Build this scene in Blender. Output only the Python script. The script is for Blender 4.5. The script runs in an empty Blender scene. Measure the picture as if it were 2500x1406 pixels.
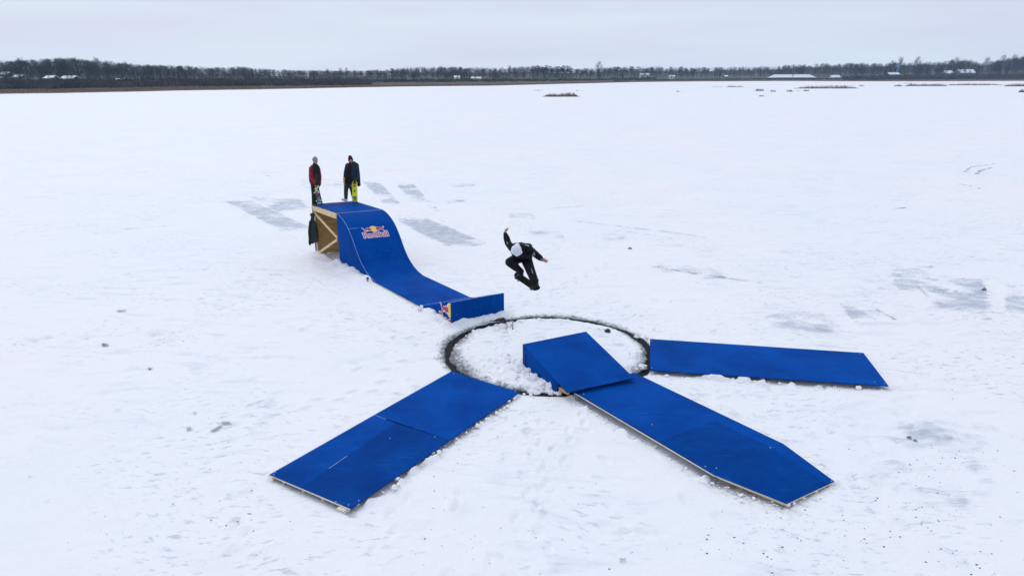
import bpy, bmesh, math, random
import numpy as np
from mathutils import Vector, Matrix, noise as mnoise
random.seed(7); RS = np.random.RandomState(11)
sc = bpy.context.scene
COL = sc.collection
R = math.radians
# ------------------------------------------------------------------ camera
FPX, PITCH, ROLL, CAMZ = 1744.43, R(16.5608), R(-.1595), 6.4425
cp, sp = math.cos(PITCH), math.sin(PITCH)
FW = np.array([0, cp, -sp]); UP0 = np.array([0, sp, cp]); RT0 = np.array([1., 0, 0])
RT = RT0*math.cos(ROLL) + UP0*math.sin(ROLL); UP = UP0*math.cos(ROLL) - RT0*math.sin(ROLL)
cam_d = bpy.data.cameras.new('camera'); cam = bpy.data.objects.new('camera', cam_d); COL.objects.link(cam)
cam.matrix_world = Matrix(((RT[0], UP[0], -FW[0], 0), (RT[1], UP[1], -FW[1], 0), (RT[2], UP[2], -FW[2], CAMZ), (0, 0, 0, 1)))
cam_d.sensor_width = 36; cam_d.lens = FPX/2500*36; cam_d.clip_start = .1; cam_d.clip_end = 12000
sc.camera = cam
# ------------------------------------------------------------------ sky and sun (overcast)
SUN_EL, SUN_AZ = R(42), R(-28)          # azimuth from +Y towards +X
w = bpy.data.worlds.new('World'); sc.world = w; w.use_nodes = True
nt = w.node_tree; nt.nodes.clear(); N = nt.nodes.new; L = nt.links.new
out = N('ShaderNodeOutputWorld'); bg = N('ShaderNodeBackground'); bg2 = N('ShaderNodeBackground'); add = N('ShaderNodeMixShader')
sky = N('ShaderNodeTexSky'); sky.sky_type = 'NISHITA'; sky.sun_disc = False; sky.sun_elevation = SUN_EL; sky.sun_rotation = SUN_AZ
L(sky.outputs[0], bg.inputs[0]); bg.inputs[1].default_value = .1
tc = N('ShaderNodeTexCoord'); sx = N('ShaderNodeSeparateXYZ'); L(tc.outputs['Generated'], sx.inputs[0])
mp = N('ShaderNodeMapping'); mp.inputs['Scale'].default_value = (1.6, 1.6, 15); L(tc.outputs['Generated'], mp.inputs[0])
ns = N('ShaderNodeTexNoise'); ns.inputs['Scale'].default_value = 1.6; ns.inputs['Detail'].default_value = 5; ns.inputs['Roughness'].default_value = .45
L(mp.outputs[0], ns.inputs[0])
rp = N('ShaderNodeValToRGB'); L(ns.outputs[0], rp.inputs[0])
rp.color_ramp.elements[0].position = .35; rp.color_ramp.elements[0].color = (.635, .665, .82, 1)
rp.color_ramp.elements[1].position = .66; rp.color_ramp.elements[1].color = (.67, .765, .865, 1)
rz = N('ShaderNodeMapRange'); L(sx.outputs['Z'], rz.inputs[0])
rz.inputs[1].default_value = 0; rz.inputs[2].default_value = .9; rz.inputs[3].default_value = 1.0; rz.inputs[4].default_value = 1.3
rh = N('ShaderNodeMapRange'); L(sx.outputs['Z'], rh.inputs[0]); rh.inputs[1].default_value = .0; rh.inputs[2].default_value = .085; rh.inputs[3].default_value = .09; rh.inputs[4].default_value = 0
rs_ = N('ShaderNodeMath'); rs_.operation = 'ADD'; L(rz.outputs[0], rs_.inputs[0]); L(rh.outputs[0], rs_.inputs[1])
L(rp.outputs[0], bg2.inputs[0]); L(rs_.outputs[0], bg2.inputs[1])
add.inputs[0].default_value = .93; L(bg.outputs[0], add.inputs[1]); L(bg2.outputs[0], add.inputs[2]); L(add.outputs[0], out.inputs[0])
sd = bpy.data.lights.new('sun', 'SUN'); sd.energy = .8; sd.angle = R(28); sd.color = (1, .96, .93)
so = bpy.data.objects.new('sun', sd); COL.objects.link(so)
dirv = Vector((math.sin(SUN_AZ)*math.cos(SUN_EL), math.cos(SUN_AZ)*math.cos(SUN_EL), math.sin(SUN_EL)))
so.rotation_euler = dirv.to_track_quat('Z', 'Y').to_euler(); so.location = (0, 0, 60)
sc.view_settings.view_transform = 'Standard'; sc.view_settings.look = 'None'; sc.view_settings.exposure = 0.05; sc.view_settings.gamma = 1
sc.cycles.volume_bounces = 1

# ------------------------------------------------------------------ helpers
def ray(u, v): return FW + (u-1250)/FPX*RT + (703-v)/FPX*UP
def gp(u, v, z=0.):                       # photo point on the level z
    d = ray(u, v); k = (z-CAMZ)/d[2]; return Vector((d[0]*k, d[1]*k, z))
def at(u, v, y):                          # photo point at the distance y
    d = ray(u, v); k = y/d[1]; return Vector((d[0]*k, y, CAMZ+d[2]*k))
def tag(o, label=None, cat=None, group=None, kind=None):
    if label: o['label'] = label
    if cat: o['category'] = cat
    if group: o['group'] = group
    if kind: o['kind'] = kind
    return o
def empty(name, loc, label, cat, group=None):
    o = bpy.data.objects.new(name, None); COL.objects.link(o); o.location = loc; o.empty_display_size = .2
    return tag(o, label, cat, group)
def link(name, me, mats, parent=None, smooth=False):
    for m in (mats if isinstance(mats, (list, tuple)) else [mats]): me.materials.append(m)
    o = bpy.data.objects.new(name, me); COL.objects.link(o)
    if smooth: me.polygons.foreach_set('use_smooth', [True]*len(me.polygons))
    if parent is not None:
        o.parent = parent; o.matrix_parent_inverse = Matrix.Translation(parent.location).inverted() if parent.type == 'EMPTY' else Matrix()
        if parent.type != 'EMPTY': o.matrix_parent_inverse = Matrix()
    return o
def pyobj(name, verts, faces, mats, parent=None, fm=None, smooth=False):
    me = bpy.data.meshes.new(name); me.from_pydata([tuple(v) for v in verts], [], faces); me.update()
    o = link(name, me, mats, parent, smooth)
    if fm: me.polygons.foreach_set('material_index', fm)
    return o
def triobj(name, tris, mats, parent=None, mi=None):
    tris = np.asarray(tris, dtype=np.float32).reshape(-1, 3); n = len(tris)//3
    me = bpy.data.meshes.new(name); me.vertices.add(n*3); me.vertices.foreach_set('co', tris.ravel())
    me.loops.add(n*3); me.loops.foreach_set('vertex_index', np.arange(n*3, dtype=np.int32))
    me.polygons.add(n); me.polygons.foreach_set('loop_start', np.arange(0, n*3, 3, dtype=np.int32))
    if mi is not None: me.polygons.foreach_set('material_index', np.asarray(mi, dtype=np.int32))
    me.update(calc_edges=True)
    return link(name, me, mats, parent)
class MB:
    def __init__(s): s.v = []; s.f = []; s.m = []
    def box(s, c, ax, ay, az, h, m=0):    # centre, three unit axes, half sizes
        c = Vector(c); ax = Vector(ax)*h[0]; ay = Vector(ay)*h[1]; az = Vector(az)*h[2]; b = len(s.v)
        for i in (-1, 1):
            for j in (-1, 1):
                for k in (-1, 1): s.v.append(c+ax*i+ay*j+az*k)
        for q in ((0, 1, 3, 2), (4, 6, 7, 5), (0, 4, 5, 1), (2, 3, 7, 6), (0, 2, 6, 4), (1, 5, 7, 3)): s.f.append([b+x for x in q]); s.m.append(m)
        return s
    def bar(s, p, q, wd, th, m=0, up=(0, 0, 1)):
        p = Vector(p); q = Vector(q); a = (q-p); l = a.length; a.normalize(); u = Vector(up)
        sd = a.cross(u).normalized(); u2 = sd.cross(a).normalized()
        return s.box((p+q)/2, a, sd, u2, (l/2, wd/2, th/2), m)
    def tube(s, pts, r, n=8, m=0, closed=True):
        pts = [Vector(p) for p in pts]; rr = r if isinstance(r, (list, tuple)) else [r]*len(pts); b = len(s.v); pr = None
        for i, p in enumerate(pts):
            t = (pts[min(i+1, len(pts)-1)]-pts[max(i-1, 0)]).normalized()
            if pr is None: x = t.orthogonal().normalized()
            else: x = (pr-t*pr.dot(t)).normalized()
            pr = x; y = t.cross(x)
            for k in range(n): a = 2*math.pi*k/n; s.v.append(p+(x*math.cos(a)+y*math.sin(a))*rr[i])
        for i in range(len(pts)-1):
            for k in range(n): s.f.append([b+i*n+k, b+i*n+(k+1) % n, b+(i+1)*n+(k+1) % n, b+(i+1)*n+k]); s.m.append(m)
        s.f.append([b+k for k in range(n)][::-1]); s.m.append(m); s.f.append([b+(len(pts)-1)*n+k for k in range(n)]); s.m.append(m)
        return s
    def slab(s, top, th, mt=0, ms=1):     # polygon top, thickness down
        top = [Vector(p) for p in top]; n = len(top); b = len(s.v)
        s.v += top + [p-Vector((0, 0, th)) for p in top]
        s.f.append([b+i for i in range(n)]); s.m.append(mt); s.f.append([b+n+i for i in range(n)][::-1]); s.m.append(ms)
        for i in range(n): j = (i+1) % n; s.f.append([b+i, b+n+i, b+n+j, b+j]); s.m.append(ms)
        return s
    def build(s, name, mats, parent=None, smooth=False): return pyobj(name, s.v, s.f, mats, parent, s.m, smooth)
def blob(name, prims, mat, parent=None, vox=.012, it=3):
    """one continuous surface grown over tapered limbs: ('c',p,q,rp,rq[,squash axis, factor]) or ('e',centre,(rx,ry,rz)[,matrix3])"""
    bm = bmesh.new()
    for pr in prims:
        t = bmesh.new()
        if pr[0] == 'c':
            for p, r in ((pr[1], pr[3]), (pr[2], pr[4])):
                bmesh.ops.create_icosphere(t, subdivisions=2, radius=r, matrix=Matrix.Translation(Vector(p)))
            ret = bmesh.ops.convex_hull(t, input=t.verts[:])
            bmesh.ops.delete(t, geom=list({g for g in ret['geom_interior'] if isinstance(g, bmesh.types.BMVert)}), context='VERTS')
        else:
            m = Matrix.Translation(Vector(pr[1])) @ (pr[3].to_4x4() if len(pr) > 3 else Matrix()) @ Matrix.Diagonal((*pr[2], 1))
            bmesh.ops.create_icosphere(t, subdivisions=3, radius=1, matrix=m)
        me = bpy.data.meshes.new('t'); t.to_mesh(me); t.free(); bm.from_mesh(me); bpy.data.meshes.remove(me)
    bmesh.ops.recalc_face_normals(bm, faces=bm.faces[:])
    me = bpy.data.meshes.new(name); bm.to_mesh(me); bm.free()
    o = bpy.data.objects.new(name, me); COL.objects.link(o)
    md = o.modifiers.new('r', 'REMESH'); md.mode = 'VOXEL'; md.voxel_size = vox
    s = o.modifiers.new('s', 'SMOOTH'); s.iterations = it; s.factor = .5
    dg = bpy.context.evaluated_depsgraph_get(); dg.update()
    m2 = bpy.data.meshes.new_from_object(o.evaluated_get(dg)); bpy.data.objects.remove(o); bpy.data.meshes.remove(me)
    m2.name = name
    return link(name, m2, mat, parent, True)

# ------------------------------------------------------------------ materials
def mat(name, col, rough=.6, spec=.3, var=0, vs=5, bump=0, bs=30, metal=0, coord='Object'):
    m = bpy.data.materials.new(name); m.use_nodes = True; n = m.node_tree.nodes; l = m.node_tree.links; b = n['Principled BSDF']
    b.inputs['Base Color'].default_value = (*col, 1); b.inputs['Roughness'].default_value = rough; b.inputs['Metallic'].default_value = metal
    b.inputs['Specular IOR Level'].default_value = spec
    t = n.new('ShaderNodeTexCoord')
    if var:
        ns = n.new('ShaderNodeTexNoise'); ns.inputs['Scale'].default_value = vs; ns.inputs['Detail'].default_value = 6; l.new(t.outputs[coord], ns.inputs[0])
        r = n.new('ShaderNodeValToRGB'); l.new(ns.outputs[0], r.inputs[0]); r.color_ramp.elements[0].position = .3; r.color_ramp.elements[1].position = .7
        r.color_ramp.elements[0].color = (*[c*(1-var) for c in col], 1); r.color_ramp.elements[1].color = (*[min(1, c*(1+var)) for c in col], 1)
        l.new(r.outputs[0], b.inputs['Base Color'])
    if bump:
        ns = n.new('ShaderNodeTexNoise'); ns.inputs['Scale'].default_value = bs; ns.inputs['Detail'].default_value = 4; l.new(t.outputs[coord], ns.inputs[0])
        bp = n.new('ShaderNodeBump'); bp.inputs['Strength'].default_value = bump; bp.inputs['Distance'].default_value = .02; l.new(ns.outputs[0], bp.inputs['Height']); l.new(bp.outputs[0], b.inputs['Normal'])
    return m
def blue(name, k=1.0, rough=.6):
    """painted plywood: mottled coat, faint scratches, small chips"""
    m = mat(name, (0, .05*k, .3*k), rough, .012); n = m.node_tree.nodes; l = m.node_tree.links; b = n['Principled BSDF']; t = n.new('ShaderNodeTexCoord')
    a = n.new('ShaderNodeTexNoise'); a.inputs['Scale'].default_value = .9; a.inputs['Detail'].default_value = 7; a.inputs['Roughness'].default_value = .6; l.new(t.outputs['Object'], a.inputs[0])
    r = n.new('ShaderNodeValToRGB'); l.new(a.outputs[0], r.inputs[0])
    r.color_ramp.elements[0].position = .32; r.color_ramp.elements[0].color = (.0003, .042*k, .235*k, 1)
    r.color_ramp.elements[1].position = .7; r.color_ramp.elements[1].color = (.0006, .072*k, .36*k, 1)
    mp = n.new('ShaderNodeMapping'); mp.inputs['Scale'].default_value = (2.5, 26, 8); mp.inputs['Rotation'].default_value = (0, 0, R(40)); l.new(t.outputs['Object'], mp.inputs[0])
    s = n.new('ShaderNodeTexNoise'); s.inputs['Scale'].default_value = 1.1; s.inputs['Detail'].default_value = 3; l.new(mp.outputs[0], s.inputs[0])
    r2 = n.new('ShaderNodeMapRange'); r2.inputs[1].default_value = .60; r2.inputs[2].default_value = .78; r2.inputs[4].default_value = .45; l.new(s.outputs[0], r2.inputs[0])
    mx = n.new('ShaderNodeMixRGB'); mx.inputs[2].default_value = (.02, .14, .5, 1); l.new(r2.outputs[0], mx.inputs[0]); l.new(r.outputs[0], mx.inputs[1])
    c = n.new('ShaderNodeTexNoise'); c.inputs['Scale'].default_value = 17; c.inputs['Detail'].default_value = 2; l.new(t.outputs['Object'], c.inputs[0])
    r3 = n.new('ShaderNodeMapRange'); r3.inputs[1].default_value = .785; r3.inputs[2].default_value = .81; l.new(c.outputs[0], r3.inputs[0])
    m3 = n.new('ShaderNodeMixRGB'); m3.inputs[2].default_value = (.35, .45, .62, 1); l.new(r3.outputs[0], m3.inputs[0]); l.new(mx.outputs[0], m3.inputs[1])
    l.new(m3.outputs[0], b.inputs['Base Color'])
    bp = n.new('ShaderNodeBump'); bp.inputs['Strength'].default_value = .15; bp.inputs['Distance'].default_value = .01; l.new(a.outputs[0], bp.inputs['Height']); l.new(bp.outputs[0], b.inputs['Normal'])
    return m
BLUE = blue('blue_paint'); BLUE_D = blue('blue_paint_fresh', .78)
def wood(name, c, k=.2):
    m = mat(name, c, .7, .2); n = m.node_tree.nodes; l = m.node_tree.links; b = n['Principled BSDF']; t = n.new('ShaderNodeTexCoord')
    mp = n.new('ShaderNodeMapping'); mp.inputs['Scale'].default_value = (2, 2, 22); l.new(t.outputs['Object'], mp.inputs[0])
    a = n.new('ShaderNodeTexNoise'); a.inputs['Scale'].default_value = 1.5; a.inputs['Detail'].default_value = 5; l.new(mp.outputs[0], a.inputs[0])
    r = n.new('ShaderNodeValToRGB'); l.new(a.outputs[0], r.inputs[0]); r.color_ramp.elements[0].position = .3; r.color_ramp.elements[1].position = .7
    r.color_ramp.elements[0].color = (*[x*(1-k) for x in c], 1); r.color_ramp.elements[1].color = (*[x*(1+k) for x in c], 1); l.new(r.outputs[0], b.inputs['Base Color'])
    return m
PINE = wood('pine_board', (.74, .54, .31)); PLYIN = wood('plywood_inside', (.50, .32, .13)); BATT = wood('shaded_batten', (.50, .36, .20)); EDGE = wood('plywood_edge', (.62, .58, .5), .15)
STRIP = wood('weathered_board', (.32, .24, .22)); TRIM = mat('pale_worn_edge', (.45, .55, .72), .6, .3, .3, 40)
def snowmat(name='snow', dirt=True):
    m = mat(name, (.83, .85, .9), .65, .25); n = m.node_tree.nodes; l = m.node_tree.links; b = n['Principled BSDF']; t = n.new('ShaderNodeTexCoord')
    g = n.new('ShaderNodeNewGeometry'); P = g.outputs['Position']
    def noise(scale, det, vec=P, rough=.5):
        a = n.new('ShaderNodeTexNoise'); a.inputs['Scale'].default_value = scale; a.inputs['Detail'].default_value = det; a.inputs['Roughness'].default_value = rough; l.new(vec, a.inputs[0]); return a.outputs[0]
    def rng(v, a0, a1, b0=0., b1=1.):
        r = n.new('ShaderNodeMapRange'); r.inputs[1].default_value = a0; r.inputs[2].default_value = a1; r.inputs[3].default_value = b0; r.inputs[4].default_value = b1; l.new(v, r.inputs[0]); return r.outputs[0]
    def mul(a, c):
        k = n.new('ShaderNodeMath'); k.operation = 'MULTIPLY'; l.new(a, k.inputs[0])
        if isinstance(c, float): k.inputs[1].default_value = c
        else: l.new(c, k.inputs[1])
        return k.outputs[0]
    def mix(f, c1, c2):
        x = n.new('ShaderNodeMixRGB'); l.new(f, x.inputs[0])
        if isinstance(c1, tuple): x.inputs[1].default_value = (*c1, 1)
        else: l.new(c1, x.inputs[1])
        x.inputs[2].default_value = (*c2, 1); return x.outputs[0]
    big = noise(.09, 4)
    c = mix(rng(big, .35, .65), (.838, .815, .82), (.80, .82, .83))
    # wind scoured streaks where glazed ice shows faintly
    wn = n.new('ShaderNodeTexNoise'); wn.inputs['Scale'].default_value = .25; wn.inputs['Detail'].default_value = 3; l.new(P, wn.inputs[0])
    wa = n.new('ShaderNodeVectorMath'); wa.operation = 'MULTIPLY_ADD'; l.new(wn.outputs['Color'], wa.inputs[0]); wa.inputs[1].default_value = (2.2, 2.2, 0); l.new(P, wa.inputs[2]); PW = wa.outputs[0]
    mp = n.new('ShaderNodeMapping'); mp.inputs['Scale'].default_value = (.8, 2.6, 1); mp.inputs['Rotation'].default_value = (0, 0, R(14)); l.new(PW, mp.inputs[0])
    st = noise(1.0, 8, mp.outputs[0], .62); fld = noise(.16, 3)
    c = mix(mul(mul(rng(st, .52, .68), rng(fld, .40, .60)), .42), c, (.50, .57, .64))
    mp2 = n.new('ShaderNodeMapping'); mp2.inputs['Scale'].default_value = (3, 7, 1); mp2.inputs['Rotation'].default_value = (0, 0, R(-16)); l.new(PW, mp2.inputs[0])
    st2 = noise(1.3, 6, mp2.outputs[0], .6); fld2 = noise(.3, 3)
    c = mix(mul(mul(rng(st2, .56, .66), rng(fld2, .45, .58)), .7), c, (.42, .48, .54))
    pit = noise(5.5, 7, P, .7); fld3 = noise(.22, 3, PW)
    c = mix(mul(mul(rng(pit, .60, .70), rng(fld3, .46, .60)), .5), c, (.42, .46, .50))
    if dirt:
        at_ = n.new('ShaderNodeAttribute'); at_.attribute_name = 'dirt'; dn = noise(9, 7, P, .7)
        k = n.new('ShaderNodeMath'); k.operation = 'ADD'; l.new(at_.outputs['Fac'], k.inputs[0]); l.new(dn, k.inputs[1])
        c = mix(rng(k.outputs[0], .92, 1.18), c, (.05, .06, .065))
        c = mix(mul(rng(k.outputs[0], .72, 1.0), .3), c, (.3, .32, .34))
    l.new(c, b.inputs['Base Color'])
    h1 = noise(2.2, 8, P, .6); h2 = noise(.35, 4)
    s = n.new('ShaderNodeMath'); s.operation = 'ADD'; l.new(h1, s.inputs[0]); l.new(mul(h2, 1.5), s.inputs[1])
    bp = n.new('ShaderNodeBump'); bp.inputs['Strength'].default_value = .38; bp.inputs['Distance'].default_value = .1; l.new(s.outputs[0], bp.inputs['Height']); l.new(bp.outputs[0], b.inputs['Normal'])
    return m
SNOW = snowmat(); SNOWC = mat('snow_clump', (.85, .825, .83), .6, .3, .04, 20, .5, 25)
WATER = mat('black_water', (.007, .009, .010), .5, .06, .5, 6, .3, 12)
BLACK = mat('black_plastic', (.008, .01, .012), .4, .4); METAL = mat('truck_metal', (.16, .165, .18), .45, .5, metal=.7); RUST = mat('rusty_steel', (.07, .035, .025), .8, .2, .3, 60)
WHEEL = mat('wheel_urethane', (.55, .53, .5), .5)
SKIN = mat('skin', (.42, .22, .16), .6, .3, .08, 30)

# ------------------------------------------------------------------ noise in numpy
def vnoise(x, y, s, seed=0):
    rs = np.random.RandomState(seed); T = rs.rand(256, 256); x = x*s+31.7; y = y*s+17.3
    xi = np.floor(x).astype(int); yi = np.floor(y).astype(int); fx = x-xi; fy = y-yi; fx = fx*fx*(3-2*fx); fy = fy*fy*(3-2*fy)
    g = lambda a, b_: T[a % 256, b_ % 256]
    return (g(xi, yi)*(1-fx)+g(xi+1, yi)*fx)*(1-fy)+(g(xi, yi+1)*(1-fx)+g(xi+1, yi+1)*fx)*fy
def fbm(x, y, s, o=4, seed=0): return sum(vnoise(x, y, s*2**i, seed+i)*.5**i for i in range(o))/sum(.5**i for i in range(o))
def segd(x, y, p, q):
    px, py = p[0], p[1]; dx, dy = q[0]-px, q[1]-py; t = np.clip(((x-px)*dx+(y-py)*dy)/(dx*dx+dy*dy), 0, 1)
    return np.hypot(x-px-t*dx, y-py-t*dy)
CC = Vector((.888, 16.321, 0)); RC = 2.475
ZP = 1.85
FLp, FRp, BLp, BRp = gp(821, 521, ZP), gp(934, 512, ZP), gp(763, 501, ZP), gp(872, 493, ZP)
KL, KR = gp(1100.5, 738, .64), gp(1229, 715, .64)
uL = (Vector(KL[:2])-Vector(FLp[:2])).normalized(); uR = (Vector(KR[:2])-Vector(FRp[:2])).normalized()
LL = (Vector(KL[:2])-Vector(FLp[:2])).length; LR = (Vector(KR[:2])-Vector(FRp[:2])).length
# corners of the flat panels
PL = [gp(1102, 906, .09), gp(1268, 957, .09), gp(855, 1241, .09), gp(657, 1158, .09)]
PR = [gp(1587, 903, .1), gp(1587, 827, .1), gp(2108, 861, .1), gp(2169, 941, .1)]
PB = [gp(1403, 958, .15), gp(1548, 909, .15), gp(1913, 1083, .15), gp(2038, 1175, .06), gp(1920, 1230, .06), gp(1745, 1160, .15)]
BANKS = [(BLp, FLp, .10, .45, 0), (FLp, (FLp[0]+uL[0]*2.3, FLp[1]+uL[1]*2.3), .16, .38, 1), ((FLp[0]+uL[0]*6.7-.08, FLp[1]+uL[1]*6.7-.05), (KL[0]-.08, KL[1]-.05), .16, .2, 1),
         (KL, KR, .10, .22, 1), (FRp, (FRp[0]+uR[0]*2.6, FRp[1]+uR[1]*2.6), .05, .4, 0), (BLp, BRp, .06, .5, 0)]
def ground_h(x, y):
    h = (fbm(x, y, .35, 4, 5)-.5)*.05*np.clip((60-np.hypot(x, y))/20, 0, 1) + (fbm(x, y, 2.5, 3, 9)-.5)*.025*np.clip((40-np.hypot(x, y))/20, 0, 1)
    nz = fbm(x, y, 3.2, 4, 21)
    b = np.zeros_like(x)
    for p, q, hh, ww, _ in BANKS: b = np.maximum(b, hh*np.exp(-(segd(x, y, p, q)/ww)**2)*np.clip(nz*2.4-.35, .12, 1.5))
    for p, q in ((PL[1], PL[2]), (PR[0], PR[3]), (PB[0], PB[5])): b = np.maximum(b, .105*np.exp(-((segd(x, y, p, q)-.04)/.12)**2)*np.clip(nz*6-3.2, 0, 1))
    # keep the ground below what lies on it
    def inside(poly):
        r_ = np.ones_like(x, bool)
        for i in range(len(poly)):
            a, c = poly[i], poly[(i+1) % len(poly)]; r_ &= ((c[0]-a[0])*(y-a[1])-(c[1]-a[1])*(x-a[0])) < 0
        return r_
    flat = [[PL[0], PL[1], PL[2], PL[3]], [PR[0], PR[1], PR[2], PR[3]], [PB[0], PB[1], PB[2], PB[3], PB[4], PB[5]], [BLp, BRp, FRp, KR, KL, FLp]]
    for P_ in flat:
        ar = sum(P_[i][0]*P_[(i+1) % len(P_)][1]-P_[(i+1) % len(P_)][0]*P_[i][1] for i in range(len(P_)))
        m = inside(P_ if ar < 0 else P_[::-1])
        h = np.where(m, np.minimum(h, .0)-.015, h); b = np.where(m, b*.0, b)
    return h+b
# ------------------------------------------------------------------ the frozen lake: one sheet, rings around the cut circle
NA = 900
rr = [RC+.065, RC+.09, RC+.12]
while rr[-1] < 1400: rr.append(rr[-1]+max(.035, (.0105 if rr[-1] < 22 else .045)*rr[-1]))
rr = np.array(rr); th = np.arange(NA)*2*np.pi/NA
edge = (fbm(np.cos(th)*3, np.sin(th)*3, 2.0, 4, 3)-.5)
Rg, Tg = np.meshgrid(rr, th, indexing='ij')
Rg = Rg+np.where(Rg < RC+.4, edge[None, :]*.26*np.clip((RC+.4-Rg)/.35, 0, 1), 0)
X = CC[0]+Rg*np.cos(Tg); Y = CC[1]+Rg*np.sin(Tg)
Z = ground_h(X, Y)*np.clip((Rg-RC-.04)/.25, 0.15, 1)-.028*np.clip((RC+.22-Rg)/.12, 0, 1)
Z[0] = -.12
def feet_h(x, y, pts, seed):
    rs = np.random.RandomState(seed); out_ = np.zeros_like(x)
    for px_, py_, a in pts:
        m = (np.abs(x-px_) < .35) & (np.abs(y-py_) < .35)
        if not m.any(): continue
        u_ = (x[m]-px_)*math.cos(a)+(y[m]-py_)*math.sin(a); v_ = -(x[m]-px_)*math.sin(a)+(y[m]-py_)*math.cos(a); q_ = (u_/.15)**2+(v_/.06)**2
        out_[m] += -.035*np.exp(-q_**2)+.014*np.exp(-((np.sqrt(q_)-1.5)/.4)**2)
    return out_
def walk(seed, paths, nscat, box):
    rs = np.random.RandomState(seed); P_ = []
    for (p0, p1) in paths:
        p0 = Vector(p0[:2]); p1 = Vector(p1[:2]); d = p1-p0; n_ = int(d.length/.36); a = math.atan2(d.y, d.x)
        for i in range(n_): q_ = p0+d*(i/max(1, n_)); o_ = .11*(1 if i % 2 else -1)+rs.randn()*.05; P_.append((q_.x-math.sin(a)*o_, q_.y+math.cos(a)*o_, a+rs.randn()*.2))
    for i in range(nscat): P_.append((rs.uniform(box[0], box[1]), rs.uniform(box[2], box[3]), rs.rand()*6.28))
    return P_
def dirt_at(x, y, inner):
    r_ = np.hypot(x-CC[0], y-CC[1]); a = np.arctan2(y-CC[1], x-CC[0])
    d = np.abs(r_-RC); nz = fbm(x, y, 1.5, 4, 31)
    if inner: wdt = .20+.50*np.clip(np.cos(a-R(195)), 0, 1)**2+.36*np.clip(np.cos(a+R(15)), 0, 1)**3
    else: wdt = .24+.32*np.clip(np.cos(a-R(100)), 0, 1)+.10*np.clip(np.cos(a-R(200)), 0, 1)
    if not inner: wdt = wdt*(1-.55*np.exp(-((a-R(122))/R(14))**2))
    v = np.clip(1-d/(wdt*(.45+1.1*nz)), 0, 1)**.8*.80
    # trodden dirty snow along the boards
    v2 = np.zeros_like(x)
    for p, q, k, ww in ((PB[5], PB[4], .5, .32), (PB[0], PB[5], .42, .16), (PB[3], PB[4], .42, .2), (PL[1], PL[2], .4, .14), (PL[2], PL[3], .3, .12), (PR[0], PR[3], .42, .13)):
        v2 = np.maximum(v2, k*np.exp(-(segd(x, y, p, q)/ww)**2))
    return np.maximum(v, v2)
def grid_mesh(name, X, Y, Z, dirt, m, wrap=True, kind=None):
    nr, na = X.shape; co = np.stack([X, Y, Z], -1).reshape(-1, 3).astype(np.float32)
    i, j = np.meshgrid(np.arange(nr-1), np.arange(na if wrap else na-1), indexing='ij'); j2 = (j+1) % na
    q = np.stack([i*na+j, (i+1)*na+j, (i+1)*na+j2, i*na+j2], -1).reshape(-1, 4).astype(np.int32)
    me = bpy.data.meshes.new(name); me.vertices.add(len(co)); me.vertices.foreach_set('co', co.ravel())
    me.loops.add(q.size); me.loops.foreach_set('vertex_index', q.ravel()); me.polygons.add(len(q)); me.polygons.foreach_set('loop_start', np.arange(0, q.size, 4, dtype=np.int32))
    me.update(calc_edges=True)
    if dirt is not None: a = me.attributes.new('dirt', 'FLOAT', 'POINT'); a.data.foreach_set('value', dirt.ravel().astype(np.float32))
    o = link(name, me, m, None, True)
    if kind: o['kind'] = kind
    return o
WK = walk(5, [(gp(1000, 830), gp(700, 700)), (gp(880, 720), gp(1050, 800)), (gp(1300, 1010), gp(1330, 1380)), (gp(1420, 1010), gp(1250, 1300)), (gp(1900, 960), gp(1500, 980)), (gp(2250, 900), gp(2100, 1200)), (gp(700, 660), gp(360, 860)), (gp(1240, 760), gp(1500, 640)), (gp(1650, 960), gp(1900, 1040)), (gp(2060, 1180), gp(2260, 1330)), (gp(620, 1200), gp(560, 1390)), (gp(1000, 1180), gp(900, 1390)), (gp(940, 940), gp(560, 1040)), (gp(760, 640), gp(600, 700))], 120, (-6, 8, 8, 21))
Z += np.where(Rg > RC+.2, feet_h(X, Y, WK, 3), 0)*np.clip(1.2-np.abs(Z-0)/.2, 0, 1)
grid_mesh('snow_covered_lake', X, Y, Z, dirt_at(X, Y, False), SNOW, kind='structure')
rw = np.array([0, RC-.3, RC+.5]); Rg, Tg = np.meshgrid(rw, th, indexing='ij')
grid_mesh('water', CC[0]+Rg*np.cos(Tg), CC[1]+Rg*np.sin(Tg), Rg*0-.035, None, WATER, kind='structure')
rd = np.concatenate([[.001], np.linspace(.06, RC-.115, 66), [RC-.095, RC-.08, RC-.065]]); Rg, Tg = np.meshgrid(rd, th, indexing='ij')
edge2 = fbm(np.cos(th)*3, np.sin(th)*3, 3.0, 4, 44)-.5
Rg = Rg+np.where(Rg > RC-.5, edge2[None, :]*.20, 0)
X = CC[0]+Rg*np.cos(Tg); Y = CC[1]+Rg*np.sin(Tg)
Z = .01+(fbm(X, Y, 1.2, 4, 61)-.5)*.07+(fbm(X, Y, 6, 3, 71)-.5)*.05*np.clip(1.3*fbm(X, Y, .8, 2, 77), 0, 1)+.05*np.exp(-((Rg-RC+.25)/.10)**2)*np.clip(fbm(X, Y, 5, 3, 81)*3-1.2, 0, 1)-.04*np.clip((Rg-RC+.22)/.14, 0, 1)
Z += feet_h(X, Y, walk(9, [(gp(1130, 870), gp(1280, 940)), (gp(1250, 800), gp(1200, 900)), (gp(1440, 800), gp(1560, 860))], 46, (-1.2, 3, 14, 18.6)), 4)
Z = np.where(Rg < RC-.2, np.maximum(Z, -.012+.006*fbm(X, Y, 8, 2, 5)), Z)
Z[-1] = -.12
disc = grid_mesh('ice_disc', X, Y, Z, dirt_at(X, Y, True), SNOW)
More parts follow.
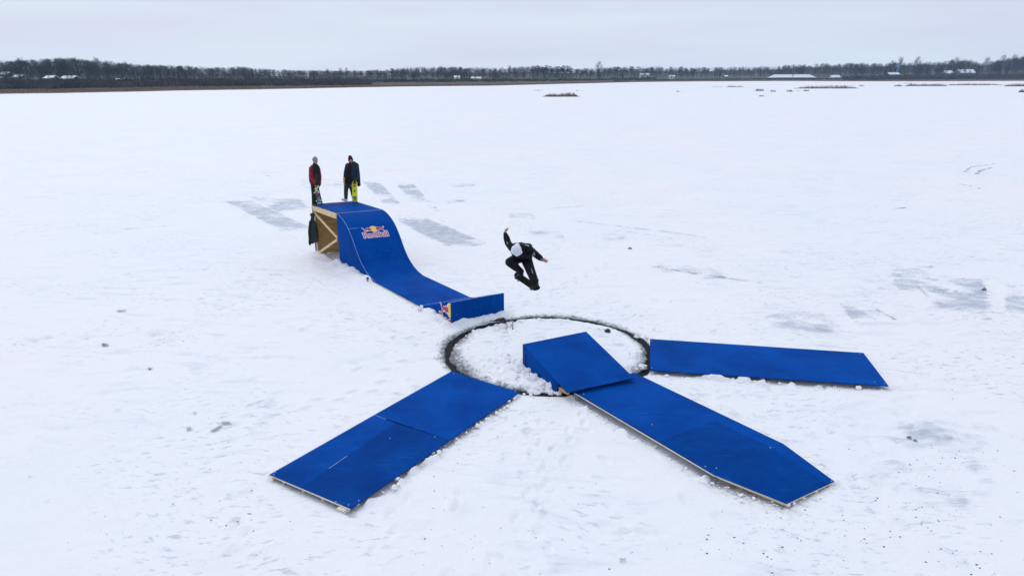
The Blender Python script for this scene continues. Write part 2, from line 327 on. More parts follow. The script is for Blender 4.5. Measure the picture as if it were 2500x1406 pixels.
tag(disc, 'round snow covered slab of ice cut free inside the black ring of water', 'ice disc')

# ------------------------------------------------------------------ snow clumps: too many to count
def clump(c, r, seed):
    bm = bmesh.new(); bmesh.ops.create_icosphere(bm, subdivisions=2, radius=1)
    for v in bm.verts:
        k = .8+.5*mnoise.noise(v.co*1.4+Vector((seed, 0, 0)))+.25*mnoise.noise(v.co*3.5+Vector((0, seed, 0)))
        k = max(.6, min(1.2, k)); v.co = Vector((v.co.x*k*r, v.co.y*k*r, v.co.z*k*r*.8))+Vector(c)
    t = []
    for f in bm.faces: t.append([v.co[:] for v in f.verts])
    bm.free(); return t
tr = []
def scatter_line(p, q, n, spread, r0, r1, off=0, z=0):
    d = Vector((q[0]-p[0], q[1]-p[1])); nn = Vector((-d.y, d.x)).normalized()
    for i in range(n):
        t = random.random(); o = off+random.gauss(0, spread); r = r0+(r1-r0)*random.random()**3
        tr.extend(clump((p[0]+d.x*t+nn.x*o, p[1]+d.y*t+nn.y*o, z+r*.35), r, random.random()*99))
scatter_line(PL[1], PL[2], 60, .05, .015, .06, .05, .03); scatter_line(PR[0], PR[3], 26, .04, .02, .07, -.05); scatter_line(gp(1770, 915), gp(1880, 925), 14, .05, .03, .08)
scatter_line(PB[0], PB[5], 90, .05, .012, .045, -.10); scatter_line(PB[5], PB[4], 40, .08, .012, .04, -.1); scatter_line(PB[3], PB[4], 55, .1, .015, .05, -.15)
scatter_line(FLp, FLp+Vector((*uL, 0))*2.4, 110, .14, .03, .11, -.14, .02); scatter_line(FLp+Vector((*uL, 0))*6.1, KL, 60, .07, .03, .09, -.1, .05); scatter_line(KL, KR, 60, .06, .02, .07, -.1, .03)
scatter_line(BLp, FLp, 70, .13, .03, .09, -.08)
scatter_line(FLp+Vector((*uL, 0))*2.4, FLp+Vector((*uL, 0))*6.1, 40, .05, .012, .035, -.08)
scatter_line(gp(1283, 893), gp(1375, 962), 45, .07, .02, .075, -.12)
for i in range(200):
    a = random.random()*2*math.pi; k = random.choice((-1, 1)); dd = abs(random.gauss(0, .10))+.16
    r = .014+.045*random.random()**3; tr.extend(clump((CC[0]+(RC+k*dd)*math.cos(a), CC[1]+(RC+k*dd)*math.sin(a), .01+r*.3), r, i))
for i in range(80):
    a = random.uniform(R(200), R(300)); rad = random.uniform(.8, RC-.2); r = .015+.06*random.random()**3
    tr.extend(clump((CC[0]+rad*math.cos(a), CC[1]+rad*math.sin(a), .02+r*.2), r, i))
for (u, v, r) in ((1303, 925, .15), (1322, 932, .10), (1335, 936, .12), (1350, 945, .16), (1320, 945, .10), (1345, 960, .08), (1296, 958, .10), (1310, 961, .09), (1363, 962, .07), (1290, 905, .09), (1556, 823, .10), (1568, 898, .12), (1225, 800, .12), (1245, 797, .08), (1212, 806, .10), (1232, 812, .10)):
    p = gp(u, v); tr.extend(clump((p[0], p[1], r*.2), r, u*1.3))
tag(triobj('snow_clumps', tr, SNOWC), 'loose lumps of snow thrown up along boards, ramp and cut', 'snow', kind='stuff')

# ------------------------------------------------------------------ bare ice showing through, tracks, dirt
def icemat(name, col, lo, hi, sc_, rot, dens=1.0):
    m = mat(name, col, .35, .5); n = m.node_tree.nodes; l = m.node_tree.links; b = n['Principled BSDF']; g = n.new('ShaderNodeNewGeometry')
    mp = n.new('ShaderNodeMapping'); mp.inputs['Scale'].default_value = sc_; mp.inputs['Rotation'].default_value = (0, 0, R(rot)); l.new(g.outputs['Position'], mp.inputs[0])
    a = n.new('ShaderNodeTexNoise'); a.inputs['Scale'].default_value = 1; a.inputs['Detail'].default_value = 9; a.inputs['Roughness'].default_value = .66; l.new(mp.outputs[0], a.inputs[0])
    at_ = n.new('ShaderNodeAttribute'); at_.attribute_name = 'dirt'
    k = n.new('ShaderNodeMath'); k.operation = 'MULTIPLY_ADD'; l.new(at_.outputs['Fac'], k.inputs[0]); k.inputs[1].default_value = .22; wq = n.new('ShaderNodeTexNoise'); wq.inputs['Scale'].default_value = .55; wq.inputs['Detail'].default_value = 3; l.new(g.outputs['Position'], wq.inputs[0])
    wv = n.new('ShaderNodeVectorMath'); wv.operation = 'MULTIPLY_ADD'; l.new(wq.outputs['Color'], wv.inputs[0]); wv.inputs[1].default_value = (1.6, 1.6, 0); l.new(g.outputs['Position'], wv.inputs[2]); l.new(wv.outputs[0], mp.inputs[0])
    iso = n.new('ShaderNodeTexNoise'); iso.inputs['Scale'].default_value = 1.1; iso.inputs['Detail'].default_value = 8; iso.inputs['Roughness'].default_value = .7; l.new(wv.outputs[0], iso.inputs[0])
    av = n.new('ShaderNodeMath'); av.operation = 'MULTIPLY_ADD'; l.new(iso.outputs[0], av.inputs[0]); av.inputs[1].default_value = .35
    a_ = n.new('ShaderNodeMath'); a_.operation = 'MULTIPLY'; a_.inputs[1].default_value = .65; l.new(a.outputs[0], a_.inputs[0]); l.new(a_.outputs[0], av.inputs[2]); l.new(av.outputs[0], k.inputs[2])
    r = n.new('ShaderNodeMapRange'); r.inputs[1].default_value = lo; r.inputs[2].default_value = hi; r.inputs[4].default_value = dens; l.new(k.outputs[0], r.inputs[0]); l.new(r.outputs[0], b.inputs['Alpha'])
    a2 = n.new('ShaderNodeTexNoise'); a2.inputs['Scale'].default_value = 2.5; a2.inputs['Detail'].default_value = 5; l.new(g.outputs['Position'], a2.inputs[0])
    cr = n.new('ShaderNodeValToRGB'); l.new(a2.outputs[0], cr.inputs[0]); cr.color_ramp.elements[0].position = .35; cr.color_ramp.elements[1].position = .65
    cr.color_ramp.elements[0].color = (*[c*.8 for c in col], 1); cr.color_ramp.elements[1].color = (*[min(1, c*1.5) for c in col], 1); l.new(cr.outputs[0], b.inputs['Base Color'])
    return m
ICE = icemat('scoured_ice', (.37, .43, .52), .69, .78, (1.1, 10, 1), 22, .42)
ICE2 = icemat('scraped_ice', (.36, .42, .51), .69, .765, (1.0, 10, 1), 24, .48)
DARKI = icemat('dark_ice', (.12, .14, .17), .60, .68, (3, 6, 1), 10, .7)
def patch(name, px, m, z=.03, n=14, k=1.0, zf=True):
    """a quad of photo corners laid on the ice, with a mask fading to its rim"""
    mu = sum(p[0] for p in px)/4; mv = sum(p[1] for p in px)/4; P = [gp(mu+(u-mu)*1.2, mv+(v-mv)*1.2, 0) for u, v in px]; s = np.linspace(0, 1, n); V = []; A = []
    for i in s:
        for j in s:
            p = (P[0]*(1-i)+P[1]*i)*(1-j)+(P[3]*(1-i)+P[2]*i)*j; V.append(p); e = min(i, 1-i, j, 1-j); A.append(k*(lambda t: t*t*(3-2*t))(min(1, e*3.8)))
    V = np.array([list(v) for v in V]); A = list(np.array(A)*np.clip(.45+1.15*fbm(V[:, 0], V[:, 1], .9, 3, 63), .5, 1.35)); h = ground_h(V[:, 0], V[:, 1]) if zf else 0; V[:, 2] = h+z
    return V, np.array(A), n
def patches(name, L_, m, z, k=1.0):
    VV = []; AA = []; F = []
    for q, px in enumerate(L_):
        kk = k
        if len(px) == 5: kk = .35+.65*px[4]; px = px[:4]
        V, A, n = patch(name, px, m, z+.0015*q, 14, kk); b = sum(len(v) for v in VV); VV.append(V); AA.append(A)
        for i in range(n-1):
            for j in range(n-1): F.append([b+i*n+j, b+(i+1)*n+j, b+(i+1)*n+j+1, b+i*n+j+1])
    VV = np.concatenate(VV); AA = np.concatenate(AA)
    o = pyobj(name, VV, F, m); a = o.data.attributes.new('dirt', 'FLOAT', 'POINT'); a.data.foreach_set('value', AA.astype(np.float32)); o['kind'] = 'structure'; return o
patches('scraped_ice', [
 [(535, 486), (610, 486), (830, 578), (700, 580), 1.15], [(590, 478), (750, 480), (790, 528), (670, 524), .95], [(945, 530), (1040, 528), (1215, 600), (1110, 622), 1.35], [(900, 560), (960, 560), (1010, 600), (950, 600), .6], [(700, 430), (900, 440), (880, 470), (720, 470), .55],
 [(955, 444), (1012, 444), (1062, 500), (1005, 498), 1.05], [(875, 440), (930, 440), (1000, 516), (940, 508), .95], [(1040, 500), (1065, 500), (1080, 520), (1045, 518), .8], [(610, 418), (690, 420), (705, 432), (655, 436), .7],
 [(1075, 488), (1140, 486), (1150, 500), (1080, 500), .75], [(1085, 450), (1170, 444), (1170, 456), (1090, 462), .6], [(1140, 400), (1200, 398), (1195, 410), (1140, 410), .55],
 [(1225, 520), (1310, 520), (1320, 536), (1240, 538), .65], [(1270, 562), (1380, 562), (1390, 588), (1310, 592), .7], [(1465, 568), (1540, 572), (1530, 592), (1460, 588), .65]], ICE2, .016)
patches('glazed_ice', [
 [(1575, 648), (1680, 655), (1860, 690), (1740, 688), .9], [(1390, 940), (1400, 940), (1400, 945), (1390, 945), .2], [(2150, 628), (2290, 655), (2290, 740), (2180, 722), 1.05], [(2255, 665), (2420, 665), (2445, 830), (2250, 750), 1.15], [(2050, 600), (2500, 620), (2520, 860), (2000, 840), .55],
 [(2445, 690), (2540, 680), (2540, 790), (2440, 765), .9], [(2045, 740), (2090, 750), (2150, 782), (2070, 780), 1.3], [(2075, 782), (2130, 788), (2170, 808), (2120, 812), 1.2], [(1840, 740), (2040, 765), (2080, 825), (1870, 815), 1.0], [(1560, 640), (1760, 650), (1800, 680), (1600, 668), .8],
 [(990, 640), (1060, 640), (1090, 662), (1010, 662), .7], [(2150, 1015), (2290, 1025), (2360, 1090), (2200, 1075), .9], [(2050, 1000), (2480, 1010), (2500, 1280), (2050, 1250), .6], [(2270, 1110), (2400, 1120), (2440, 1180), (2290, 1170), .75], [(2220, 1180), (2380, 1170), (2390, 1260), (2200, 1250), .65],
 [(2250, 1330), (2370, 1330), (2380, 1400), (2290, 1400), .7], [(30, 815), (200, 815), (210, 842), (30, 840), .6], [(330, 805), (480, 785), (470, 815), (340, 840), .7], [(1215, 1090), (1290, 1090), (1270, 1160), (1200, 1150), .6],
 [(590, 975), (680, 965), (690, 995), (590, 1000), .75], [(1850, 1380), (1960, 1370), (1960, 1420), (1850, 1420), .6]], ICE, .02)
patches('dark_ice', [
 [(508, 1054), (540, 1038), (548, 1042), (520, 1058), 1], [(536, 1030), (562, 1030), (568, 1038), (540, 1038), 1], [(455, 1046), (466, 1044), (474, 1050), (456, 1054), 1], [(468, 1008), (480, 1006), (482, 1012), (470, 1016), .9], [(284, 758), (310, 756), (314, 761), (286, 764), .7],
 [(246, 838), (262, 838), (266, 845), (248, 846), .9], [(356, 899), (376, 898), (374, 906), (362, 908), 1.1], [(1510, 1364), (1530, 1362), (1534, 1378), (1512, 1378), .5], [(2070, 1170), (2090, 1176), (2084, 1182), (2068, 1178), .5]], DARKI, .022)
# thin tracks pressed into the snow
TRK = icemat('track_ice', (.26, .32, .38), .60, .68, (2.5, 2.5, 1), 0, .9)
def track(px, wpx, k=1.0):
    V = []; A = []; F = []
    pts = [gp(u, v, 0) for u, v in px]; res = []
    for i in range(len(pts)-1):
        for s in np.linspace(0, 1, 12, endpoint=False): res.append(pts[i].lerp(pts[i+1], s))
    res.append(pts[-1])
    for i, p in enumerate(res):
        t = (res[min(i+1, len(res)-1)]-res[max(i-1, 0)]).normalized(); nn = Vector((-t.y, t.x, 0)); e = min(i, len(res)-1-i)/len(res)
        for s, a in ((-1, 0), (0, 1), (1, 0)): V.append(p+nn*wpx*s+Vector((0, 0, .024+.05*(p.length < 45)*0))); A.append(a*k*min(1, e*6))
    for i in range(len(res)-1):
        for j in (0, 1): F.append([3*i+j, 3*i+3+j, 3*i+4+j, 3*i+1+j])
    return V, A, F
TV, TA, TF = [], [], []
for px, wd, k in (([(1325, 513), (1375, 507), (1445, 502)], .05, 1.1), ([(1380, 537), (1500, 552), (1640, 568), (1750, 584)], .045, 1.0), ([(1470, 560), (1560, 570), (1660, 587)], .05, .6), ([(1590, 493), (1660, 491), (1740, 484)], .06, .6),
                  ([(2350, 425), (2370, 408), (2440, 400)], .16, .7), ([(2380, 430), (2395, 416), (2430, 408)], .2, .8), ([(2330, 448), (2370, 455), (2420, 468)], .1, .6), ([(2165, 512), (2220, 507)], .09, .9), ([(100, 590), (300, 560), (460, 548)], .05, .6), ([(200, 685), (320, 668), (420, 652)], .07, .4),
                  ([(595, 994), (650, 976)], .018, 1.2), ([(622, 996), (668, 987)], .018, 1.2), ([(1600, 652), (1720, 672), (1860, 692)], .05, .9), ([(2205, 690), (2240, 700), (2268, 728)], .05, .7), ([(2128, 750), (2195, 786)], .05, .7)):
    V, A, F = track(px, wd, k); b = len(TV); TV += V; TA += A; TF += [[b+i for i in f] for f in F]
o = pyobj('tracks', TV, TF, TRK); a = o.data.attributes.new('dirt', 'FLOAT', 'POINT'); a.data.foreach_set('value', np.array(TA, dtype=np.float32)); o['kind'] = 'structure'
# debris: crumbs of dirt and bark
DIRT = mat('dirt_crumb', (.12, .13, .15), .9, .1, .3, 40)
tr = []
def crumb(x, y, r):
    z = float(ground_h(np.array([x]), np.array([y]))[0]); a = random.random()*6.28; el = random.uniform(.35, 1); n = 5
    ring = [(x+math.cos(a+i*2*math.pi/n)*r*random.uniform(.6, 1.2), y+math.sin(a+i*2*math.pi/n)*r*random.uniform(.6, 1.2)*el, z+.002) for i in range(n)]
    top = (x+r*.1, y, z+r*.6)
    for i in range(n): tr.append([ring[i], ring[(i+1) % n], top])
CL = [(900, 1090, 60, 40, 26), (1080, 1180, 90, 60, 20), (620, 1270, 70, 50, 34), (520, 1160, 90, 60, 14), (2300, 1130, 110, 60, 60), (2280, 1250, 120, 60, 50), (2000, 1330, 160, 60, 46), (1750, 1340, 200, 60, 22), (1900, 700, 200, 60, 70),
      (2130, 700, 120, 60, 26), (700, 690, 60, 16, 16), (1650, 640, 120, 20, 16), (2100, 960, 200, 60, 26), (1300, 1150, 200, 100, 20), (1200, 1330, 240, 60, 22), (2330, 930, 120, 50, 18), (420, 830, 60, 14, 26), (2350, 1370, 90, 40, 34), (1100, 1330, 260, 60, 20), (1900, 1300, 300, 90, 50), (2000, 780, 220, 40, 50)]
for u, v, su, sv, n in CL:
    for i in range(n):
        p = gp(u+random.gauss(0, su*.7), max(620, v+random.gauss(0, sv*.7)), 0); crumb(p.x, p.y, .006+.016*random.random()**2.5)
for i in range(260):
    u = random.uniform(0, 2500); v = random.uniform(600, 1400); p = gp(u, v); crumb(p.x, p.y, .004+.008*random.random()**2)
tag(triobj('dirt_crumbs', tr, DIRT), 'dark crumbs of dirt and grit strewn thinly over the trodden snow', 'dirt', kind='stuff')
ICHK = mat('dirty_ice_chunk', (.17, .19, .22), .5, .4, .7, 12, .4, 20)
for u, v, r, lab in ((2402, 709, .09, 'grey lump of ice beside the scraped patch at far right'), (1538, 608, .08, 'small grey ice lump beyond the skater, left of the thin track'), (2219, 1070, .05, 'larger of two black lumps right of the bent blue board'), (2234, 1076, .04, 'smaller of two black lumps right of the bent blue board'),
                     (366, 903, .04, 'black lump of ice alone on the snow left of the ramp'), (254, 842, .035, 'dark lump of ice farthest left on the open snow')):
    p = gp(u, v); o = triobj('ice_chunk', clump((0, 0, 0), r, u), ICHK); o.location = (p.x, p.y, r*.3); tag(o, lab, 'ice chunk', 'dark ice chunks lying on the snow')

# ------------------------------------------------------------------ the start ramp
ramp = empty('skate_ramp', (FLp.x, FLp.y, 0), 'tall blue painted start ramp with wooden platform and small kicker', 'skate ramp')
PROF = [(0, ZP), (.15, 1.83), (.32, 1.80), (.47, 1.75), (.68, 1.665), (.89, 1.55), (1.05, 1.43), (1.2, 1.285), (1.32, 1.155), (1.43, 1.015), (1.55, .87), (1.66, .735), (1.79, .60), (1.93, .475), (2.10, .36), (2.30, .25), (2.6, .14), (2.97, .07), (6.02, .065)]
def prof(s):
    for (a, za), (b, zb) in zip(PROF, PROF[1:]):
        if s <= b: return za+(zb-za)*(s-a)/(b-a)
    return .065
def lp(s, z, off=0): k = s*1.0; return Vector((FLp.x+uL[0]*k, FLp.y+uL[1]*k, z))
def rp_(s, z): k = s*LR/LL; return Vector((FRp.x+uR[0]*k, FRp.y+uR[1]*k, z))
SE = LL   # kicker lip
V = []; F = []
ss = [s for s, _ in PROF]+[6.2, 6.6, 7.1, SE]; zz = [z for _, z in PROF]+[.10, .225, .40, .64]
for s, z in zip(ss, zz): V += [lp(s, z), rp_(s, z)]
for i in range(len(ss)-1): F.append([2*i, 2*i+2, 2*i+3, 2*i+1])
def thick(V, F, n, t=.02):
    return V, F
o = pyobj('deck', V, F, [BLUE], ramp); md = o.modifiers.new('t', 'SOLIDIFY'); md.thickness = .02; md.offset = 1 if False else -1
def side(name, f, s0, s1, dz, m, zb=-.1):
    S = [s for s in ss if s0 <= s <= s1]; Zt = [zz[ss.index(s)] for s in S]; V = []; F = []
    for s, z in zip(S, Zt): V += [f(s, z-dz), f(s, zb)]
    for i in range(len(S)-1): F.append([2*i, 2*i+1, 2*i+3, 2*i+2])
    o = pyobj(name, V, F, m, ramp); md = o.modifiers.new('t', 'SOLIDIFY'); md.thickness = .018; md.offset = 0; return o
side('side_panel', lambda s, z: lp(s, z)+Vector((.012, 0.006, 0)), 0, 2.97, .022, BLUE); side('side_panel', lambda s, z: rp_(s, z)-Vector((.012, 0.006, 0)), 0, 2.97, .022, BLUE)
side('side_panel', lambda s, z: lp(s, z)+Vector((.012, 0.006, 0)), 6.02, SE, .022, BLUE); side('side_panel', lambda s, z: rp_(s, z)-Vector((.012, 0.006, 0)), 6.02, SE, .022, BLUE)
# low rails under the flat
MB().bar(lp(2.9, .015), lp(6.1, .015), .03, .05, 0).build('rail', [EDGE], ramp); MB().bar(rp_(2.9, .015), rp_(6.1, .015), .03, .05, 0).build('rail', [EDGE], ramp)
mb = MB(); a, b_ = lp(SE, .3), rp_(SE, .3); nrm = Vector((uL[0], uL[1], 0)); c = (a+b_)/2+nrm*.011; ax = (b_-a).normalized(); mb.box((c.x, c.y, .26), ax, nrm, (0, 0, 1), ((b_-a).length/2+.006, .009, .37)); mb.build('front_panel', [BLUE], ramp)
# pale worn edges: curved side line and two seams
mb = MB(); mb.tube([lp(s, z+.003) for s, z in zip(ss[:18], zz[:18])], .0045, 5); mb.build('edge_trim', [TRIM], ramp)
MB().tube([lp(.02, ZP+.001), rp_(.02, ZP+.001)], .007, 5).build('seam', [TRIM], ramp); MB().tube([lp(SE, .641), rp_(SE, .641)], .005, 5).build('seam', [TRIM], ramp)
mb = MB(); mb.tube([lp(6.06, .072), rp_(6.06, .072)], .006, 5); mb.build('seam', [TRIM], ramp)
mb = MB(); mb.tube([lp(1.0, prof(1.0)+.002), lp(1.0, prof(1.0)+.002).lerp(rp_(1.0, prof(1.0)+.002), .22)], .004, 5); mb.build('seam', [TRIM], ramp)
# platform
pl = MB(); pl.slab([BLp, FLp, FRp, BRp][::-1], .02, 0, 1); o = pl.build('platform_deck', [BLUE, EDGE], ramp)
dB = (BLp-FLp).normalized(); wd = (BRp-BLp).normalized(); FLz = lambda p, z: Vector((p.x, p.y, z))
MB().bar(FLz(BLp, ZP+.012)-wd*.02+dB*.03, FLz(BRp, ZP+.012)+dB*.03+wd*.02, .07, .04).build('back_strip', [STRIP], ramp)
outn = -wd
MB().box((FLz(BLp, ZP-.105)+FLz(FLp, ZP-.105))/2+outn*.012, dB, outn, (0, 0, 1), ((BLp-FLp).length/2+.0, .018, .085)).build('side_beam', [PINE], ramp)
MB().box((FLz(BRp, ZP-.105)+FLz(FRp, ZP-.105))/2-outn*.012, dB, outn, (0, 0, 1), ((BLp-FLp).length/2, .018, .085)).build('side_beam', [PINE], ramp)
for p, off in ((BLp, -.10),):
    q = p+dB*(off if p is BLp else off)+wd*.01
    MB().box((q.x, q.y, (ZP-.2)/2-.05), dB, wd, (0, 0, 1), (.035, .02, (ZP-.19)/2+.05)).build('post', [PINE], ramp)
for p in (BRp, FRp):
    q = p+dB*(-.06 if p is BRp else .06)-wd*.03
    MB().box((q.x, q.y, (ZP-.03)/2-.05), dB, wd, (0, 0, 1), (.045, .02, (ZP-.03)/2+.05)).build('post', [PINE], ramp)
q = BLp-dB*.02+outn*.004; MB().box((q.x, q.y, (ZP-.2)/2), dB, wd, (0, 0, 1), (.055, .012, (ZP-.2)/2+.08)).build('corner_board', [BLUE], ramp)
q = BLp-dB*.03+outn*.02; MB().box((q.x, q.y, ZP-.12), dB, wd, (0, 0, 1), (.02, .02, .1)).build('corner_block', [STRIP], ramp)
# braces in a sideways V, on the open left side
a0 = BLp-dB*.12; a1 = FLp+dB*.05; ofs = outn*.012+wd*.0
MB().bar(FLz(a0, 1.60)+ofs, FLz(a1, .98)+ofs, .035, .085, 0).build('brace', [PINE], ramp)
MB().bar(FLz(a0, .02)+ofs*1.5, FLz(a1, .90)+ofs*1.5, .035, .085, 0).build('brace', [PINE], ramp)
# inside: plywood far wall, back wall, and horizontal battens
MB().box((FLz(BRp, .9)+FLz(FRp, .9))/2-wd*.06, dB, wd, (0, 0, 1), ((BRp-FRp).length/2-.02, .008, .92)).build('inner_wall', [PLYIN], ramp)
MB().box((FLz(BLp, .9)+FLz(BRp, .9))/2-dB*.01, wd, dB, (0, 0, 1), ((BLp-BRp).length/2-.08, .008, .9)).build('back_wall', [PLYIN], ramp)
MB().box((FLz(FLp, .9)+FLz(FRp, .9))/2-dB*.03, wd, dB, (0, 0, 1), ((BLp-BRp).length/2-.02, .008, .91)).build('front_wall', [PLYIN], ramp)
for z in (.06, .36, .78, 1.04, 1.24, 1.5):
    MB().bar(FLz(BLp, z)+wd*.06-dB*.04, FLz(BRp, z)-wd*.09-dB*.04, .045, .045).build('batten', [BATT], ramp)
for t in (.3, .62):
    MB().bar(FLz(BLp, ZP-.085).lerp(FLz(FLp, ZP-.085), t)+wd*.05, FLz(BRp, ZP-.085).lerp(FLz(FRp, ZP-.085), t)-wd*.05, .04, .12).build('joist', [PINE], ramp)

# ------------------------------------------------------------------ the emblem: two charging bulls, a yellow disc and the lettering
RED = mat('emblem_red', (.46, .03, .10), .5); YEL = mat('emblem_yellow', (.85, .58, .08), .5); WHT = mat('emblem_white', (.82, .84, .9), .5)
BULL = [(-.62, .40), (-1.15, .52), (-1.7, .30), (-2.25, .10), (-2.75, -.12), (-2.95, .18), (-3.05, .48), (-3.42, .62), (-3.6, .80), (-3.5, .50), (-3.25, .30), (-3.12, .0), (-2.9, -.30), (-2.5, -.35), (-2.75, -.62), (-3.05, -.85), (-3.0, -1.05), (-2.6, -.95), (-2.2, -.62), (-1.95, -.42), (-1.6, -.50), (-1.45, -.85), (-1.05, -.92), (-.95, -.70), (-.62, -.55), (-.35, -.62), (-.30, -.35), (-.55, -.10), (-.42, .12)]
BULL = [(x*.86-.50, y*.88) for x, y in BULL]
def poly_tris(pts):
    bm = bmesh.new(); vs = [bm.verts.new((x, y, 0)) for x, y in pts]; bm.faces.new(vs); bmesh.ops.triangulate(bm, faces=bm.faces[:]); return bm
def grow(pts, d):
    a = sum(pts[i][0]*pts[(i+1) % len(pts)][1]-pts[(i+1) % len(pts)][0]*pts[i][1] for i in range(len(pts))); sg = 1 if a > 0 else -1; r_ = []
    for i, p in enumerate(pts):
        p0 = Vector(pts[i-1]); p1 = Vector(p); p2 = Vector(pts[(i+1) % len(pts)]); n1 = (p1-p0).normalized(); n2 = (p2-p1).normalized()
        n = Vector((n1.y+n2.y, -(n1.x+n2.x)))*sg
        n = n.normalized() if n.length > 1e-4 else Vector((n1.y, -n1.x))*sg
        r_.append((p1.x+n.x*d, p1.y+n.y*d))
    return r_
def text_bm(s, off, bold=.0):
    cu = bpy.data.curves.new('t', 'FONT'); cu.body = s; cu.size = 2.15; cu.align_x = 'CENTER'; cu.offset = off; cu.space_character = .92; cu.resolution_u = 3; cu.fill_mode = 'FRONT'
    o = bpy.data.objects.new('t', cu); COL.objects.link(o); dg = bpy.context.evaluated_depsgraph_get(); dg.update(); me = bpy.data.meshes.new_from_object(o.evaluated_get(dg))
    bm = bmesh.new(); bm.from_mesh(me); bmesh.ops.triangulate(bm, faces=bm.faces[:]); bpy.data.objects.remove(o); bpy.data.meshes.remove(me); bpy.data.curves.remove(cu); return bm
def emblem(name, mp_, parent, clip=None, dr=1.0):
    """mp_(x, y, lift) -> world"""
    fl = lambda P: [(-x, y) for x, y in P][::-1]
    circ = lambda r: [(math.cos(a)*r, math.sin(a)*r-.05) for a in np.linspace(0, 2*math.pi, 28, endpoint=False)]
    layers = [('white_outline', WHT, [poly_tris(grow(BULL, .13)), poly_tris(grow(fl(BULL), .13)), poly_tris(circ(1.20*dr))], 1), ('yellow_disc', YEL, [poly_tris(circ(1.08*dr))], 2),
              ('red_bulls', RED, [poly_tris(BULL), poly_tris(fl(BULL))], 3)]
    def txt(off, dy=0):
        bm = text_bm('RedBull', off)
        xs = [v.co.x for v in bm.verts]; w_ = max(xs)-min(xs); cx = (max(xs)+min(xs))/2
        return bm, w_, cx
    b0, w0, c0 = txt(.03)
    k = 8.0/w0
    b1, _, _ = txt(.145)
    for b in (b0, b1):
        for v in b.verts: v.co = Vector(((v.co.x-c0)*k, v.co.y*k*.92-3.1, 0))
    layers[0][2].append(b1); layers.append(('red_lettering', RED, [b0], 2))
    root = None
    for nm, m, bms, lift in layers:
        bm = bmesh.new()
        for b in bms:
            me = bpy.data.meshes.new('t'); b.to_mesh(me); b.free(); bm.from_mesh(me); bpy.data.meshes.remove(me)
        if clip is not None:
            bmesh.ops.bisect_plane(bm, geom=bm.verts[:]+bm.edges[:]+bm.faces[:], plane_co=(clip, 0, 0), plane_no=(1, 0, 0), clear_outer=True)
        for yy in np.arange(-4.5, 2, .5): bmesh.ops.bisect_plane(bm, geom=bm.verts[:]+bm.edges[:]+bm.faces[:], plane_co=(0, yy, 0), plane_no=(0, 1, 0))
        for v in bm.verts: v.co = Vector(mp_(v.co.x, v.co.y, .0022*lift+.002))
        me = bpy.data.meshes.new(nm); bm.to_mesh(me); bm.free(); o = link(name if root is None else nm, me, m, parent if root is None else root)
        if root is None: root = o
    return root
def ramp_map(x, y, lift, s0=1.07, t0=.505, sx=.108, sy=.108):
    s = s0-y*sy*.72; z = prof(s); t = t0+x*sx/1.655
    p = lp(s, z).lerp(rp_(s, z), t); dz = (prof(s+.02)-prof(s-.02))/.04
    n = Vector((uL[0]*-dz, uL[1]*-dz, 1)).normalized()
    return p+n*(lift+.004)
emblem('emblem', ramp_map, ramp)
lout = -(KR-KL).normalized(); lout.z = 0
def side_map(x, y, lift): p = lp(SE+x*.160, .40+y*.15); return p+Vector((-uL[1]*-1, -uL[0], 0)).normalized()*0+Vector((uL[1], -uL[0], 0))*(lift)+Vector((uL[1], -uL[0], 0))*.004
emblem('emblem', side_map, ramp, clip=-.02, dr=1.22)

# ------------------------------------------------------------------ landing boards
def polys(name, root, pts, th, mats): MB().slab(pts, th, 0, 1).build(name, mats, root)
NAIL = mat('nail_head', (.7, .75, .85), .4)
def nails(root, pts):
    for p in pts: MB().tube([p-Vector((0, 0, .003)), p+Vector((0, 0, .003))], .0085, 8).build('screw_head', [NAIL], root)
def lift(p, z=0): return Vector((p[0], p[1], p[2]+z))
# left board
rt = empty('landing_board', (PL[0].x, PL[0].y, 0), 'flat blue board at left foreground with a darker patch of sheets', 'landing board', 'flat blue boards around the ice disc')
S0, S1 = gp(914, 1012, .09), gp(1097, 1074, .09); M0, M1 = gp(964, 1032, .09), gp(735, 1190, .09)
polys('plywood_sheet', rt, [PL[0], PL[1], S1, S0][::-1], .02, [BLUE, BLUE_D]); g = .0008
polys('plywood_sheet', rt, [lift(S0, -g), lift(M0, -g), lift(M1, -g), lift(PL[3], -g)][::-1], .02, [BLUE, BLUE_D]); polys('plywood_sheet', rt, [lift(M0, -g*2), lift(S1, -g*2), lift(PL[2], -g*2), lift(M1, -g*2)][::-1], .02, [BLUE_D, BLUE_D])
MB().bar(lift(PL[3], -.012)+(PL[3]-PL[0]).normalized()*.006, lift(PL[2], -.014)+(PL[3]-PL[0]).normalized()*.006, .010, .018).build('edge_batten', [EDGE], rt)
MB().bar(lift(S0, .0), lift(M0, .0).lerp(lift(S0), .45), .004, .004).build('seam', [TRIM], rt); MB().bar(lift(M0.lerp(M1, .55), .0), lift(M0.lerp(M1, .74), .0), .004, .004).build('seam', [TRIM], rt)
for t in (.03, .17, .42, .66, .88):
    a = PL[0].lerp(PL[1], t*.94+.03); b_ = PL[3].lerp(PL[2], t); d = (b_-a).normalized()
    MB().bar(lift(a, -.058)+d*.1, lift(b_, -.058)-d*.02, .045, .066).build('joist', [PINE], rt)
b_ = PL[3].lerp(PL[2], .92); MB().box((b_.x, b_.y-.02, .03), (PL[2]-PL[3]).normalized(), (PL[0]-PL[3]).normalized(), (0, 0, 1), (.08, .06, .035)).build('support_block', [EDGE], rt)
